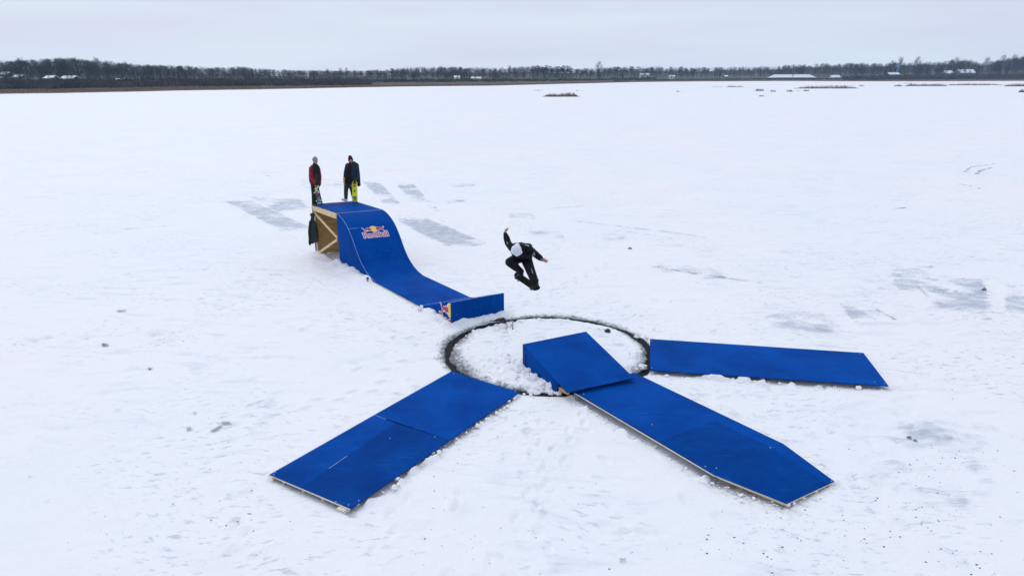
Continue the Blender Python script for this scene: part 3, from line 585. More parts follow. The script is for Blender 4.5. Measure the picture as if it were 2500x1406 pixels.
nails(rt, [gp(1108, 912, .091), gp(1258, 955, .091), gp(672, 1152, .089), gp(668, 1158, .089), gp(820, 1224, .087), gp(851, 1232, .087), gp(952, 1070, .087), gp(1062, 1066, .087)])
# right board
rt = empty('landing_board', (PR[0].x, PR[0].y, 0), 'flat blue board at right pointing away from the ring, its near edge worn', 'landing board', 'flat blue boards around the ice disc')
polys('plywood_sheet', rt, [PR[0], PR[1], PR[1].lerp(PR[2], .5), PR[0].lerp(PR[3], .5)], .022, [BLUE, BLUE_D]); polys('plywood_sheet', rt, [lift(PR[0].lerp(PR[3], .5), -g), lift(PR[1].lerp(PR[2], .5), -g), lift(PR[2], -g), lift(PR[3], -g)], .022, [BLUE, BLUE_D])
for t in (.13, .5, .9): MB().bar(lift(PR[0].lerp(PR[1], t), -.06)+Vector((.05, 0, 0)), lift(PR[3].lerp(PR[2], t), -.06)-Vector((.06, 0, 0)), .045, .07).build('joist', [PINE], rt)
nails(rt, [gp(1592, 898, .101), gp(1592, 832, .101), gp(2100, 864, .099), gp(2160, 936, .099), gp(2135, 932, .099)])
# the bent board
rt = empty('landing_board', (PB[0].x, PB[0].y, 0), 'long blue board bent down at its far end, in front of the wedge', 'landing board', 'flat blue boards around the ice disc')
T = (.45, .62); a0 = gp(1745, 1027, .15); a1 = gp(1610, 1076, .15); D1 = gp(1876, 1088, .15); E1 = PB[3].lerp(PB[4], .12)
polys('plywood_sheet', rt, [PB[0], PB[1], PB[2], D1, a0, a1], .022, [BLUE, BLUE_D])
polys('plywood_sheet', rt, [lift(a1, -g), lift(a0, -g), lift(D1, -g), lift(PB[5], -g)], .022, [BLUE_D, BLUE_D])
polys('sloping_sheet', rt, [PB[5], D1, E1, PB[4]], .02, [BLUE_D, EDGE]); polys('sloping_sheet', rt, [D1, PB[2], PB[3], E1], .02, [BLUE, EDGE])
MB().bar(lift(PB[0], -.012)+(PB[0]-PB[1]).normalized()*.008, lift(PB[5], -.012)+(PB[0]-PB[1]).normalized()*.008, .012, .017).build('edge_batten', [EDGE], rt)
for t in (.14, .5, .9):
    a = PB[0].lerp(PB[1], t); b_ = PB[5].lerp(PB[2], t); MB().bar(lift(a, -.075)+(b_-a)*.02, lift(b_, -.075), .05, .1).build('joist', [PINE], rt)
for t in (.06, .35, .62, .92):
    a = PB[5].lerp(PB[2], t); b_ = PB[4].lerp(PB[3], t); MB().bar(lift(a, -.06), lift(b_, -.045), .06, .05).build('joist', [PINE], rt)
nails(rt, [gp(1749, 1142, .151), gp(1722, 1138, .151), gp(2030, 1174, .062), gp(1425, 962, .151), gp(1592, 1036, .151), gp(1881, 1092, .151)])
# the wedge on the disc
W = [gp(1276, 840, .5), gp(1431, 809, .5), gp(1548, 922, .24), gp(1384, 957, .24)]
rt = empty('wedge_ramp', (W[0].x, W[0].y, 0), 'blue wedge standing on the ice disc, its low lip over the bent board', 'wedge ramp')
polys('deck', rt, W[::-1], .018, [BLUE, BLUE])
def wall(name, a, b_, za, zb, m, t=.016):
    n = Vector((b_.y-a.y, a.x-b_.x, 0)).normalized()*t/2; V = []
    for p, z in ((a, za), (b_, zb)):
        for k in (-1, 1): V += [Vector((p.x, p.y, z))+n*k, Vector((p.x, p.y, -.03 if z > .24 else .03))+n*k]
    return pyobj(name, V, [[0, 4, 5, 1], [2, 3, 7, 6], [0, 2, 6, 4], [1, 5, 7, 3], [0, 1, 3, 2], [4, 6, 7, 5]], m, rt)
ins = lambda p, q, k=.01: p+(q-p).normalized()*k
e0 = W[0].lerp(W[3], .80); e1 = W[1].lerp(W[2], .80)
wall('side_panel', ins(W[0], W[1], .012), ins(e0, e1, .012), .478, W[0].lerp(W[3], .80).z-.025, BLUE); wall('side_panel', ins(W[1], W[0], .012), ins(e1, e0, .012), .478, e1.z-.025, BLUE)
wall('back_panel', ins(W[0], W[3], .012), ins(W[1], W[2], .012), .476, .476, BLUE)
e2 = W[0].lerp(W[3], .97); MB().bar((e0.x+.06, e0.y, .13), (e2.x+.06, e2.y+.02, .19), .05, .08).build('timber', [PLYIN], rt)
MB().bar((e0.x+.1, e0.y+.05, .08), (e1.x-.1, e1.y+.05, .08), .08, .08).build('timber', [PLYIN], rt)
for px, zz_ in (((1281, 866), (1283.5, 893)), ((1332.5, 907), (1340, 931))), :
    pass
for (a, b_), lab in ((((1281, 866), (1283.5, 893)), 'thin rusty steel stake at the tall end of the wedge'), (((1332.5, 907), (1340, 931)), 'thin rusty steel stake halfway along the wedge side')):
    base = gp(*b_, 0.0)+Vector((-.05, -.06, .0)); base.x = at(*b_, base.y).x; top = at(*a, base.y); o = MB().tube([base-Vector((0, 0, .08)), top], .013, 8).build('steel_stake', [RUST]); tag(o, lab, 'stake', 'rusty stakes holding the wedge')

# small things lying about
PEG = mat('blue_cap', (.03, .05, .3), .5)
p = gp(898, 690, 0); r_ = empty('marker_peg', (p.x, p.y, 0), 'small wooden peg with blue cap beside the foot of the ramp', 'peg')
MB().box((p.x, p.y, .05), (1, 0, 0), (0, 1, 0), (0, 0, 1), (.02, .02, .07)).build('stem', [STRIP], r_); MB().box((p.x, p.y, .15), (1, 0, 0), (0, 1, 0), (0, 0, 1), (.035, .035, .03)).build('cap', [PEG], r_)
# electric motor that turns the disc
yb = gp(1226, 793, 0).y
q = lambda u, v, dy=0: at(u, v, yb+dy)
r_ = empty('outboard_motor', gp(1226, 793, 0), 'black electric outboard motor with tiller lying across the ring of water', 'outboard motor')
blob('motor_head', [('c', q(1229, 779.5), q(1215, 781), .052, .042), ('c', q(1215, 781), q(1206, 783), .042, .018), ('c', q(1232, 782), q(1229, 778), .038, .035)], BLACK, r_, .008)
MB().tube([q(1208, 783), q(1203, 783.2), q(1194.5, 783.4)], [.014, .010, .011], 8).build('tiller', [BLACK], r_)
MB().tube([q(1226, 784), q(1226, 792), gp(1226, 793, -.2)], [.022, .018, .018], 8).build('shaft', [METAL], r_); MB().box(q(1226, 790), (1, 0, 0), (0, 1, 0), (0, 0, 1), (.03, .02, .025)).build('clamp', [BLACK], r_)
cb = lambda L_: [Vector((*gp(u, v, 0)[:2], z)) for u, v, z in L_]
o = MB().tube(cb([(1232, 793, .04), (1238, 791, .10), (1243, 790, .13), (1249, 793, .12), (1252, 798, .10), (1252, 803, .04), (1251, 806, -.02)]), .012, 6).build('cable', [BLACK], r_)
MB().tube(cb([(1228, 791, .06), (1234, 792.5, .05), (1240, 795, .02), (1246, 797, .06), (1250, 800, .07)]), .009, 6).build('cable', [BLACK], r_)
MB().tube(cb([(1239, 801, .05), (1236, 805, .05), (1233, 809, .0)]), .011, 6).build('cable', [BLACK], r_)
p = gp(1483, 812, 0); r_ = empty('battery_pack', (p.x, p.y, 0), 'small black battery pack with a loop of wire on the disc near its far rim', 'battery')
blob('case', [('c', p+Vector((-.03, 0, .05)), p+Vector((.04, 0, .045)), .045, .045), ('c', p+Vector((.0, 0, .09)), p+Vector((.03, .02, .08)), .025, .025)], BLACK, r_, .008)
MB().tube([p+Vector(v) for v in ((-.04, 0, .08), (-.08, 0, .10), (-.09, .02, .05), (-.05, -.03, .02))], .006, 6).build('wire', [BLACK], r_)

# ------------------------------------------------------------------ skateboards
def skateboard(name, origin, ax, nrm, label, deckm, gripm, Ln=.80, Wd=.205, group='skateboards', graphic=None):
    """ax: length axis, nrm: the grip side"""
    ax = Vector(ax).normalized(); nrm = Vector(nrm); nrm = (nrm-ax*nrm.dot(ax)).normalized(); wy = nrm.cross(ax)
    r_ = empty(name, origin, label, 'skateboard', group); O = Vector(origin)
    T_ = lambda x, y, z: O+ax*x+wy*y+nrm*z
    def zc(x):
        t = max(0, abs(x)-Ln/2+.15); return 1.9*t*t if t > 0 else 0
    n = 28; V = []; F = []; fm = []
    for i in range(n+1):
        x = -Ln/2+Ln*i/n; e = Ln/2-abs(x); hw = Wd/2 if e > Wd/2 else math.sqrt(max(0, (Wd/2)**2-(Wd/2-e)**2))
        hw = max(hw, .004)
        for j in range(5):
            y = -hw+2*hw*j/4; cz = .004*(abs(y)/(Wd/2))**2
            V += [T_(x, y, zc(x)+cz+.006), T_(x, y, zc(x)+cz-.006)]
    for i in range(n):
        for j in range(4):
            a = (i*5+j)*2; b_ = ((i+1)*5+j)*2; F.append([a, b_, b_+2, a+2]); fm.append(0); F.append([a+1, a+3, b_+3, b_+1]); fm.append(1)
        for j in (0, 4): a = (i*5+j)*2; b_ = ((i+1)*5+j)*2; F.append([a, a+1, b_+1, b_] if j == 0 else [a, b_, b_+1, a+1]); fm.append(1)
    pyobj('deck', V, F, [gripm, deckm], r_, fm, True)
    for s in (-1, 1):
        c = Ln/2-.19
        mb = MB(); mb.box(T_(s*c, 0, -.014), ax, wy, nrm, (.035, .025, .008)); mb.tube([T_(s*c, 0, -.02), T_(s*c, 0, -.045)], [.022, .012], 8); mb.tube([T_(s*c, -.075, -.045), T_(s*c, .075, -.045)], .010, 8); tk = mb.build('truck', [METAL], r_)
        for k in (-1, 1): MB().tube([T_(s*c, k*.07, -.045), T_(s*c, k*.076, -.045), T_(s*c, k*.10, -.045), T_(s*c, k*.106, -.045)], [.022, .027, .027, .022], 14).build('wheel', [WHEEL], r_)
    if graphic:
        for nm, m, pts in graphic:
            for (cx, cy, rx, ry, a) in pts:
                mb = MB()
                P_ = [(cx+rx*math.cos(t)*math.cos(a)-ry*math.sin(t)*math.sin(a), cy+rx*math.cos(t)*math.sin(a)+ry*math.sin(t)*math.cos(a)) for t in np.linspace(0, 6.283, 12, endpoint=False)]
                b_ = len(mb.v); mb.v += [T_(x, max(-Wd/2+.006, min(Wd/2-.006, y)), zc(x)-.0085) for x, y in P_]; mb.f.append(list(range(b_, b_+12))); mb.m.append(0); mb.build(nm, [m], r_)
    return r_
GRIP = mat('grip_tape', (.012, .013, .015), .9, .2, .3, 80)
cm = lambda n_, c_, r_=.7: mat(n_, c_, r_, .15, .25, 9, .8, 16)

# ------------------------------------------------------------------ people
def fingers(base, d, side_, nrm, curl=.5, sz=1.0):
    """four fingers and a thumb leaving a palm at base; d along the hand, side_ across, nrm out of the palm"""
    d = Vector(d).normalized(); side_ = Vector(side_).normalized(); nrm = Vector(nrm).normalized(); P = [('e', base+d*.045*sz, (.043*sz, .043*sz, .043*sz)) if False else ('c', base+d*.01, base+d*.075*sz, .026*sz, .030*sz)]
    P += [('c', base+d*.03+side_*.018, base+d*.085*sz+side_*.022, .018*sz, .014*sz), ('c', base+d*.03-side_*.018, base+d*.085*sz-side_*.024, .018*sz, .014*sz)]
    for i, ln in enumerate((.072, .082, .076, .060)):
        o = (1.5-i)*.021*sz; a = base+d*.088*sz+side_*o; k1 = (d+side_*(1.5-i)*.16).normalized()
        b_ = a+(k1+nrm*curl*.4).normalized()*ln*.52*sz; c = b_+(k1+nrm*curl*1.6).normalized()*ln*.5*sz
        P += [('c', a, b_, .0095*sz, .0088*sz), ('c', b_, c, .0088*sz, .0072*sz)]
    a = base+d*.025+side_*.03; b_ = a+(d*.6+side_*.8).normalized()*.042*sz; c = b_+(d*.9+side_*.35+nrm*curl).normalized()*.032*sz
    P += [('c', a, b_, .012*sz, .010*sz), ('c', b_, c, .010*sz, .008*sz)]
    return P
def head(c, fwd, up):
    """skull, jaw, nose, ears, lips, brow; c is the centre of the skull"""
    fwd = Vector(fwd).normalized(); up = Vector(up); up = (up-fwd*up.dot(fwd)).normalized(); s = fwd.cross(up)
    M = Matrix((s, fwd, up)).transposed()
    return [('e', c, (.076, .095, .105), M), ('c', c+fwd*.03-up*.05, c+fwd*.055-up*.095, .055, .030), ('c', c+fwd*.088+up*.0, c+fwd*.112-up*.03, .010, .014), ('e', c+s*.078-up*.02, (.012, .02, .03), M), ('e', c-s*.078-up*.02, (.012, .02, .03), M),
            ('c', c+fwd*.088-up*.058+s*.016, c+fwd*.088-up*.058-s*.016, .009, .009), ('c', c+fwd*.085+up*.022+s*.04, c+fwd*.085+up*.022-s*.04, .011, .011)]
EYE = mat('eye', (.02, .02, .02), .3); LIP = mat('lips', (.3, .1, .09), .5)
def face(c, fwd, up, par, beard=None):
    fwd = Vector(fwd).normalized(); up = Vector(up); up = (up-fwd*up.dot(fwd)).normalized(); s = fwd.cross(up)
    mb = MB()
    for k in (-1, 1): MB().box(c+fwd*.088+s*k*.031-up*.002, s, fwd, up, (.012, .006, .006)).build('eye', [EYE], par)
    MB().box(c+fwd*.095-up*.06, s, fwd, up, (.02, .006, .005)).build('mouth', [LIP], par)
    if beard: blob('beard', [('c', c+fwd*.075-up*.075+s*.03, c+fwd*.075-up*.075-s*.03, .030, .030), ('c', c+fwd*.03-up*.06+s*.06, c+fwd*.06-up*.08+s*.02, .02, .025), ('c', c+fwd*.03-up*.06-s*.06, c+fwd*.06-up*.08-s*.02, .02, .025)], beard, par, .008)
ZS = 160/1607.
# --- left man on the platform, in profile
Y1 = 26.13
A1 = lambda x, y, dy=0: at(740+x*ZS, 370+y*ZS, Y1+dy)
feet = A1(285, 1322); r_ = empty('person', feet, 'person in grey beanie and black and red jacket standing on the ramp platform', 'person')
fw1 = Vector((.80, -.60, -.12)); up1 = Vector((.12, -.05, 1)); hc = A1(300, 232)
h1 = A1(330, 845, -.16); h2 = A1(385, 850, -.12)
blob('body', head(hc, fw1, up1)+[('c', A1(292, 290), A1(286, 360), .058, .065), ('c', A1(285, 400), A1(275, 760), .13, .12), ('c', A1(255, 800, -.05), A1(262, 1280, -.05), .08, .05), ('c', A1(300, 800, .08), A1(300, 1280, .08), .08, .05),
     ('c', A1(200, 420, -.1), A1(200, 600, -.15), .05, .045), ('c', A1(200, 600, -.15), A1(300, 790, -.17), .045, .033), ('c', A1(300, 790, -.17), h1-Vector((.04, 0, 0)), .033, .028),
     ('c', A1(370, 420, .1), A1(412, 620, .03), .05, .045), ('c', A1(412, 620, .03), A1(400, 800, -.1), .045, .033), ('c', A1(400, 800, -.1), h2+Vector((.02, 0, .02)), .033, .028)]
     + fingers(h1-Vector((.05, 0, -.03)), (.5, 0, -.8), (0, -.9, .2), (-.2, .3, -.8), .5) + fingers(h2+Vector((.03, 0, .05)), (-.35, 0, -.9), (0, -.9, .2), (0, .3, -.8), .5), SKIN, r_, .007, 2)
face(hc, fw1, up1, r_)
JB = cm('jacket_black', (.012, .013, .017)); JR = cm('jacket_red', (.28, .012, .022)); JM = cm('jacket_maroon', (.10, .008, .02)); JG = cm('jacket_green', (.022, .030, .026)); TB = cm('trousers_black', (.014, .014, .022)); GH = mat('beanie_grey', (.24, .25, .26), .9, .1, .15, 60, .6, 120)
blob('jacket', [('c', A1(235, 395), A1(345, 395, .03), .10, .095), ('c', A1(285, 420), A1(272, 560), .165, .175), ('c', A1(272, 560), A1(275, 700), .175, .165), ('c', A1(275, 700), A1(270, 770), .165, .15), ('c', A1(292, 305), A1(288, 370), .078, .10), ('c', A1(185, 560, .02), A1(185, 720, .02), .07, .06), ('c', A1(345, 330, -.03), A1(360, 350, -.02), .03, .03)], JB, r_, .012)
blob('sleeve', [('c', A1(190, 415, -.12), A1(192, 520, -.15), .072, .078), ('c', A1(192, 520, -.15), A1(205, 640, -.17), .076, .070), ('c', A1(205, 640, -.17), A1(262, 735, -.18), .070, .062), ('c', A1(262, 735, -.18), A1(292, 775, -.18), .060, .05), ('c', A1(170, 740, -.08), A1(230, 790, -.12), .03, .03)], JR, r_, .01)
blob('sleeve', [('c', A1(378, 430, .08), A1(412, 620, .0), .068, .062), ('c', A1(412, 620, .0), A1(408, 800, -.1), .060, .05)], JM, r_, .01)
blob('front_panel', [('c', A1(330, 590, -.10), A1(335, 720, -.11), .062, .075), ('c', A1(295, 590, -.12), A1(300, 720, -.12), .06, .06)], JG, r_, .01)
blob('trousers', [('c', A1(262, 790, -.02), A1(290, 790, .04), .13, .13), ('c', A1(250, 820, -.05), A1(262, 1050, -.06), .095, .082), ('c', A1(262, 1050, -.06), A1(262, 1275, -.05), .082, .072), ('c', A1(298, 820, .08), A1(298, 1050, .08), .095, .08), ('c', A1(298, 1050, .08), A1(300, 1275, .08), .08, .07)], TB, r_, .012)
GL1 = cm('glove_black', (.01, .01, .012)); blob('cuff', [('c', A1(292, 775, -.18), A1(312, 812, -.17), .047, .042), ('c', A1(405, 800, -.1), A1(398, 830, -.12), .05, .045)], GL1, r_, .01)
for dy in (-.05, .08): blob('shoe', [('c', A1(250, 1305, dy), A1(330, 1322, dy-.12), .042, .035), ('c', A1(258, 1290, dy), A1(258, 1310, dy), .05, .045)], BLACK, r_, .01)
blob('beanie', [('e', A1(290, 200), (.096, .102, .088)), ('e', A1(295, 165), (.075, .08, .06)), ('c', A1(262, 228, -.02), A1(330, 222, -.02), .045, .045)], GH, r_, .01)
GRN = cm('graphic_green', (.10, .28, .10)); LIME = cm('graphic_lime', (.35, .55, .05)); ORG = cm('graphic_orange', (.7, .22, .05)); GBL = cm('graphic_blue', (.05, .07, .30)); GRD = cm('graphic_red', (.28, .04, .04)); GWH = cm('graphic_pale', (.45, .55, .50)); DKB = cm('deck_dark', (.015, .02, .06)); YLW = cm('deck_yellow', (.80, .80, .01)); AMB = cm('deck_amber', (.78, .40, .01)); TEAL = cm('graphic_teal', (.04, .22, .18))
bt, tp = A1(425, 1318, -.22), A1(318, 885, -.24)
skateboard('skateboard', (bt+tp)/2, tp-bt, (.25, 1, .15), 'dark skateboard with many coloured graphics held upright by the person in the grey beanie', DKB, GRIP, (tp-bt).length+.03, .205,
    graphic=[('graphic', LIME, [(.28, -.02, .05, .06, 0), (.31, .04, .03, .02, 0)]), ('graphic', GWH, [(.2, 0, .03, .085, 0), (-.14, -.005, .065, .06, 0), (-.25, 0, .025, .08, 0), (.12, -.05, .05, .02, 0)]), ('graphic', ORG, [(.14, .06, .03, .025, .5), (.17, -.07, .02, .02, 0)]),
             ('graphic', GBL, [(.15, .0, .05, .04, .4), (.1, -.06, .04, .03, 0)]), ('graphic', GRD, [(.05, .0, .05, .08, .2), (.02, .05, .04, .04, 0)]), ('graphic', TEAL, [(-.05, .0, .045, .085, 0), (-.1, -.05, .03, .03, 0)])])
# --- right man, facing the camera
Y2 = 26.95
A2 = lambda x, y, dy=0: at(740+x*ZS, 370+y*ZS, Y2+dy)
r_ = empty('person', A2(1090, 1222), 'person in maroon beanie, open navy parka and green trousers on the ramp platform', 'person')
fw2 = Vector((.18, -1, -.12)); up2 = Vector((.03, -.05, 1)); hc = A2(1176, 216)
h1 = A2(1006, 705, -.14); h2 = A2(1272, 705, -.18)
blob('body', head(hc, fw2, up2)+[('c', A2(1172, 280), A2(1165, 340), .058, .065), ('c', A2(1165, 400), A2(1120, 740), .13, .12), ('c', A2(1065, 800), A2(1050, 1160), .08, .05), ('c', A2(1160, 800), A2(1200, 980, .15), .08, .06), ('c', A2(1200, 980, .15), A2(1240, 1150, .22), .06, .05),
     ('c', A2(1075, 370), A2(1035, 540), .05, .045), ('c', A2(1035, 540), h1, .045, .033), ('c', A2(1320, 380), A2(1350, 570, .03), .05, .045), ('c', A2(1350, 570, .03), h2, .045, .033)], SKIN, r_, .008, 2)
face(hc, fw2, up2, r_, cm('beard_brown', (.05, .03, .025)))
NAV = cm('parka_navy', (.013, .026, .048), .6); INN = cm('jumper_black', (.008, .008, .012)); GRT = cm('trousers_green', (.025, .05, .042)); MAR = mat('beanie_maroon', (.07, .008, .018), .9, .1, .15, 60, .6, 120); MUS = cm('glove_mustard', (.45, .22, .02)); SHW = cm('shoe_white', (.45, .50, .62))
blob('jumper', [('c', A2(1160, 300), A2(1150, 400), .075, .13), ('c', A2(1150, 400, -.02), A2(1115, 712, -.03), .135, .155), ('c', A2(1090, 715, -.06), A2(1150, 715, -.05), .09, .09), ('c', A2(1165, 280), A2(1165, 300), .065, .07)], INN, r_, .012)
parka = [('c', A2(1090, 350, .02), A2(1300, 345, .04), .095, .11), ('c', A2(1240, 400, .03), A2(1240, 640, .03), .15, .13), ('c', A2(1150, 420, .08), A2(1130, 640, .08), .14, .13), ('c', A2(1075, 380, .0), A2(1050, 640, .0), .06, .055), ('c', A2(1255, 290, .05), A2(1270, 310, .05), .075, .07), ('c', A2(1190, 300, .09), A2(1250, 300, .08), .07, .07),
     ('c', A2(1080, 300, .0), A2(1075, 340, .0), .03, .045), ('c', A2(1225, 440, -.08), A2(1205, 620, -.09), .07, .07), ('c', A2(1345, 560, .03), A2(1380, 825, .05), .08, .05), ('c', A2(1300, 640, .06), A2(1345, 828, .07), .08, .05), ('c', A2(1240, 620, -.03), A2(1215, 740, -.02), .085, .06), ('c', A2(1040, 650, .03), A2(1015, 840, .05), .04, .025)]
blob('parka', parka, NAV, r_, .012)
blob('sleeve', [('c', A2(1075, 365, -.02), A2(1040, 520, -.05), .078, .072), ('c', A2(1040, 520, -.05), A2(1018, 670, -.07), .070, .052)], NAV, r_, .01); blob('sleeve', [('c', A2(1318, 380, .02), A2(1345, 560, .0), .085, .078), ('c', A2(1345, 560, .0), A2(1290, 680, -.12), .075, .055)], NAV, r_, .01)
blob('trousers', [('c', A2(1085, 730), A2(1160, 730, .03), .115, .12), ('c', A2(1068, 780), A2(1052, 980), .10, .082), ('c', A2(1052, 980), A2(1050, 1155), .082, .068), ('c', A2(1155, 780), A2(1205, 960, .12), .10, .085), ('c', A2(1205, 960, .12), A2(1240, 1140, .2), .085, .07), ('c', A2(1110, 800, -.01), A2(1120, 860, .02), .09, .06)], GRT, r_, .012)
blob('shoe', [('c', A2(1062, 1200, -.05), A2(965, 1180, -.10), .052, .045), ('c', A2(1055, 1180, -.02), A2(1055, 1200, -.03), .052, .05)], SHW, r_, .01); blob('shoe', [('c', A2(1225, 1195, .16), A2(1255, 1200, .05), .045, .036)], SHW, r_, .01)
blob('beanie', [('e', A2(1160, 175), (.09, .10, .085)), ('e', A2(1150, 135), (.065, .072, .065)), ('c', A2(1130, 200, -.04), A2(1205, 200, -.04), .045, .042), ('c', A2(1122, 215), A2(1124, 245), .03, .025)], MAR, r_, .01)
blob('glove', fingers(h1, (-.06, -.1, -1), (.3, -.9, 0), (.9, .1, -.1), .5, 1.12)+[('c', h1+Vector((0, 0, .05)), h1, .036, .034)], MUS, r_, .007, 2)
blob('glove', fingers(h2+Vector((0, 0, .02)), (-.1, -.35, -.9), (-.9, -.1, .1), (0, .8, -.4), .8, 1.15)+[('c', h2+Vector((.02, .02, .06)), h2, .04, .036)], BLACK, r_, .007, 2)
bt, tp = A2(1272, 1228, -.20), A2(1262, 728, -.14)
skateboard('skateboard', (bt+tp)/2, tp-bt, (.12, 1, .12), 'bright yellow skateboard standing on its tail beside the person in the navy parka', YLW, GRIP, (tp-bt).length+.02, .20,
    graphic=[('graphic', AMB, [(.30, 0, .08, .08, 0), (.22, 0, .05, .05, 0)]), ('graphic', TEAL, [(.015, 0, .028, .05, 0), (.04, .0, .018, .03, 0), (-.035, 0, .010, .06, 0), (-.1, 0, .008, .006, 0)]), ('graphic', GRN, [(-.30, .0, .035, .05, 0), (-.25, .01, .02, .06, .3)])])
# --- the skater in the air
r_ = empty('person', at(1285, 660, 17.1), 'person in white beanie and black clothes crouching in mid air above a skateboard, arms spread', 'person')
q = lambda u, v, y: at(u, v, y)
shL, shR, elL, elR, wrL, wrR = q(1251, 607, 17.02), q(1292, 608, 17.0), q(1240.5, 594, 17.18), q(1309, 622, 17.2), q(1232.5, 567.5, 17.25), q(1325, 635, 17.05)
hpL, hpR, knL, knR, anL, anR = q(1268, 629, 17.36), q(1284, 630, 17.34), q(1244.5, 640, 17.02), q(1292, 652, 16.98), q(1272, 663, 17.08), q(1305.5, 687, 16.86)
hc = q(1262, 611, 16.80); fh = Vector((-.25, -.62, -.75)); uh = Vector((-.1, -.75, .65)); nk = q(1270, 604, 16.98)
BK = mat('tracksuit_black', (.006, .007, .010), .6, .15, .3, 8, 1.0, 14); BK2 = mat('trousers_charcoal', (.007, .009, .012), .65, .12, .3, 8, 1.0, 12); WB = mat('beanie_white', (.72, .74, .82), .9, .1, .05, 60, .5, 90)
toW = lambda d_: Vector(d_)
blob('body', head(hc, fh, uh)+[('c', nk, hc, .05, .055), ('c', q(1272, 610, 17.05), q(1276, 628, 17.32), .10, .11), ('c', shL, elL, .05, .042), ('c', elL, wrL, .042, .028), ('c', shR, elR, .05, .042), ('c', elR, wrR, .042, .028),
     ('c', hpL, knL, .08, .06), ('c', knL, anL, .06, .045), ('c', hpR, knR, .08, .06), ('c', knR, anR, .06, .045)]
     + fingers(wrL, (q(1236, 560.5, 17.22)-wrL), (.8, 0, .4), (.6, -.6, -.3), .45, .95)+fingers(wrR, (q(1332, 637, 17.0)-wrR), (.2, -.2, .9), (0, -.9, -.1), .2, .95), SKIN, r_, .007, 2)
blob('jacket', [('c', q(1255, 603, 17.06), q(1291, 603, 17.05), .095, .095), ('c', q(1272, 608, 17.08), q(1275, 624, 17.3), .175, .155), ('c', q(1262, 622, 16.98), q(1288, 626, 17.0), .07, .08), ('c', q(1290, 612, 17.08), q(1288, 628, 17.2), .09, .09), ('c', q(1254, 614, 17.0), q(1258, 624, 17.05), .08, .07), ('c', q(1296, 618, 17.1), q(1297, 628, 17.1), .04, .035), ('c', q(1258, 598, 17.0), q(1280, 599, 17.0), .055, .05), ('c', q(1262, 603, 16.93), q(1274, 606, 16.97), .10, .12)], BK, r_, .012)
blob('sleeve', [('c', shL, elL, .095, .084), ('c', elL, elL.lerp(wrL, .5), .086, .080), ('c', elL.lerp(wrL, .5), elL.lerp(wrL, .93), .080, .044)], BK, r_, .01)
blob('sleeve', [('c', shR, elR, .100, .086), ('c', elR, elR.lerp(wrR, .55), .086, .078), ('c', elR.lerp(wrR, .55), elR.lerp(wrR, .93), .076, .046)], BK, r_, .01)
blob('trousers', [('c', hpL, hpR, .125, .125), ('c', hpL, knL, .14, .118), ('c', knL, knL.lerp(anL, .5), .118, .105), ('c', knL.lerp(anL, .5), anL, .100, .080), ('c', hpR, knR, .15, .125), ('c', knR, knR.lerp(anR, .5), .125, .112), ('c', knR.lerp(anR, .5), anR, .112, .100), ('c', anR+Vector((.02, 0, .04)), anR+Vector((.05, 0, .02)), .06, .055)], BK2, r_, .012)
# print on back and sleeves, stripes on cuffs
WP = cm('print_white', (.42, .47, .58))
def marks(name, L_, r=.006, m=WP):
    for a, b_ in L_: MB().tube([a, b_], r, 5).build(name, [m], r_)
marks('back_print', [(q(1264.5, 594.6, 16.97), q(1291, 599.3, 16.97)), (q(1268, 596.2, 16.95), q(1274, 597.6, 16.95)), (q(1277, 597.5, 16.95), q(1283, 598.8, 16.95)), (q(1284, 598.6, 16.95), q(1291.5, 601.5, 16.95))], .010)
marks('sleeve_print', [(q(1238.5, 590.5, 17.050), q(1240, 597, 17.050)), (q(1236.8, 592, 17.050), q(1238.5, 594, 17.050)), (q(1301, 617, 17.000), q(1304, 624, 17.000)), (q(1303.5, 616, 17.000), q(1306, 623, 17.000)), (q(1298.5, 627, 16.980), q(1301, 621, 16.980))], .006)
marks('cuff_stripe', [(q(1229.5, 568, 17.160), q(1235, 566, 17.160)), (q(1319.5, 635.5, 16.980), q(1323.5, 631.5, 16.980)), (q(1322, 638, 16.980), q(1326.5, 633, 16.980)), (q(1297, 655, 16.830), q(1301, 668, 16.780))], .006)
# board under the feet
bt, tp = q(1261, 671.5, 17.26), q(1312.5, 706.5, 16.86); cdir = (Vector((0, 0, CAMZ))-(bt+tp)/2).normalized(); axb = (tp-bt).normalized()
qd = axb.cross(cdir); qd = qd if qd.z > 0 else -qd; nb = cdir*math.cos(R(42))+qd*math.sin(R(42))
blob('beanie', [('e', q(1260.5, 610, 16.76), (.128, .12, .125)), ('c', q(1260.5, 609, 16.74), q(1263, 598.5, 16.80), .118, .055), ('c', q(1252.5, 614, 16.70), q(1262, 622, 16.70), .060, .045), ('c', q(1262, 622, 16.70), q(1270, 616, 16.70), .045, .055)], WB, r_, .01)
nb2 = (nb-axb*nb.dot(axb)).normalized(); wb = nb2.cross(axb)
fa = (bt+tp)/2-axb*.26+nb2*.045; fb = (bt+tp)/2+axb*.25+nb2*.045
for f, an in ((fa, anL), (fb, anR)):
    blob('shoe', [('c', f+wb*.10, f-wb*.12, .042, .040), ('c', f+wb*.06+nb2*.02, an, .045, .055), ('c', f+nb2*.02, f+wb*.06+nb2*.03, .04, .045)], BLACK, r_, .01)
    MB().bar(f+wb*.13-nb2*.028, f-wb*.14-nb2*.028, .075, .014, up=nb2).build('sole', [cm('sole_grey', (.12, .12, .13))], r_)
marks('sock', [(anR+Vector((-.02, -.06, .0)), anR+Vector((.02, -.06, .0)))], .02)
skateboard('skateboard', (bt+tp)/2, tp-bt, nb, 'black grip taped skateboard in the air under the feet of the jumping person', DKB, GRIP, .80, .22)
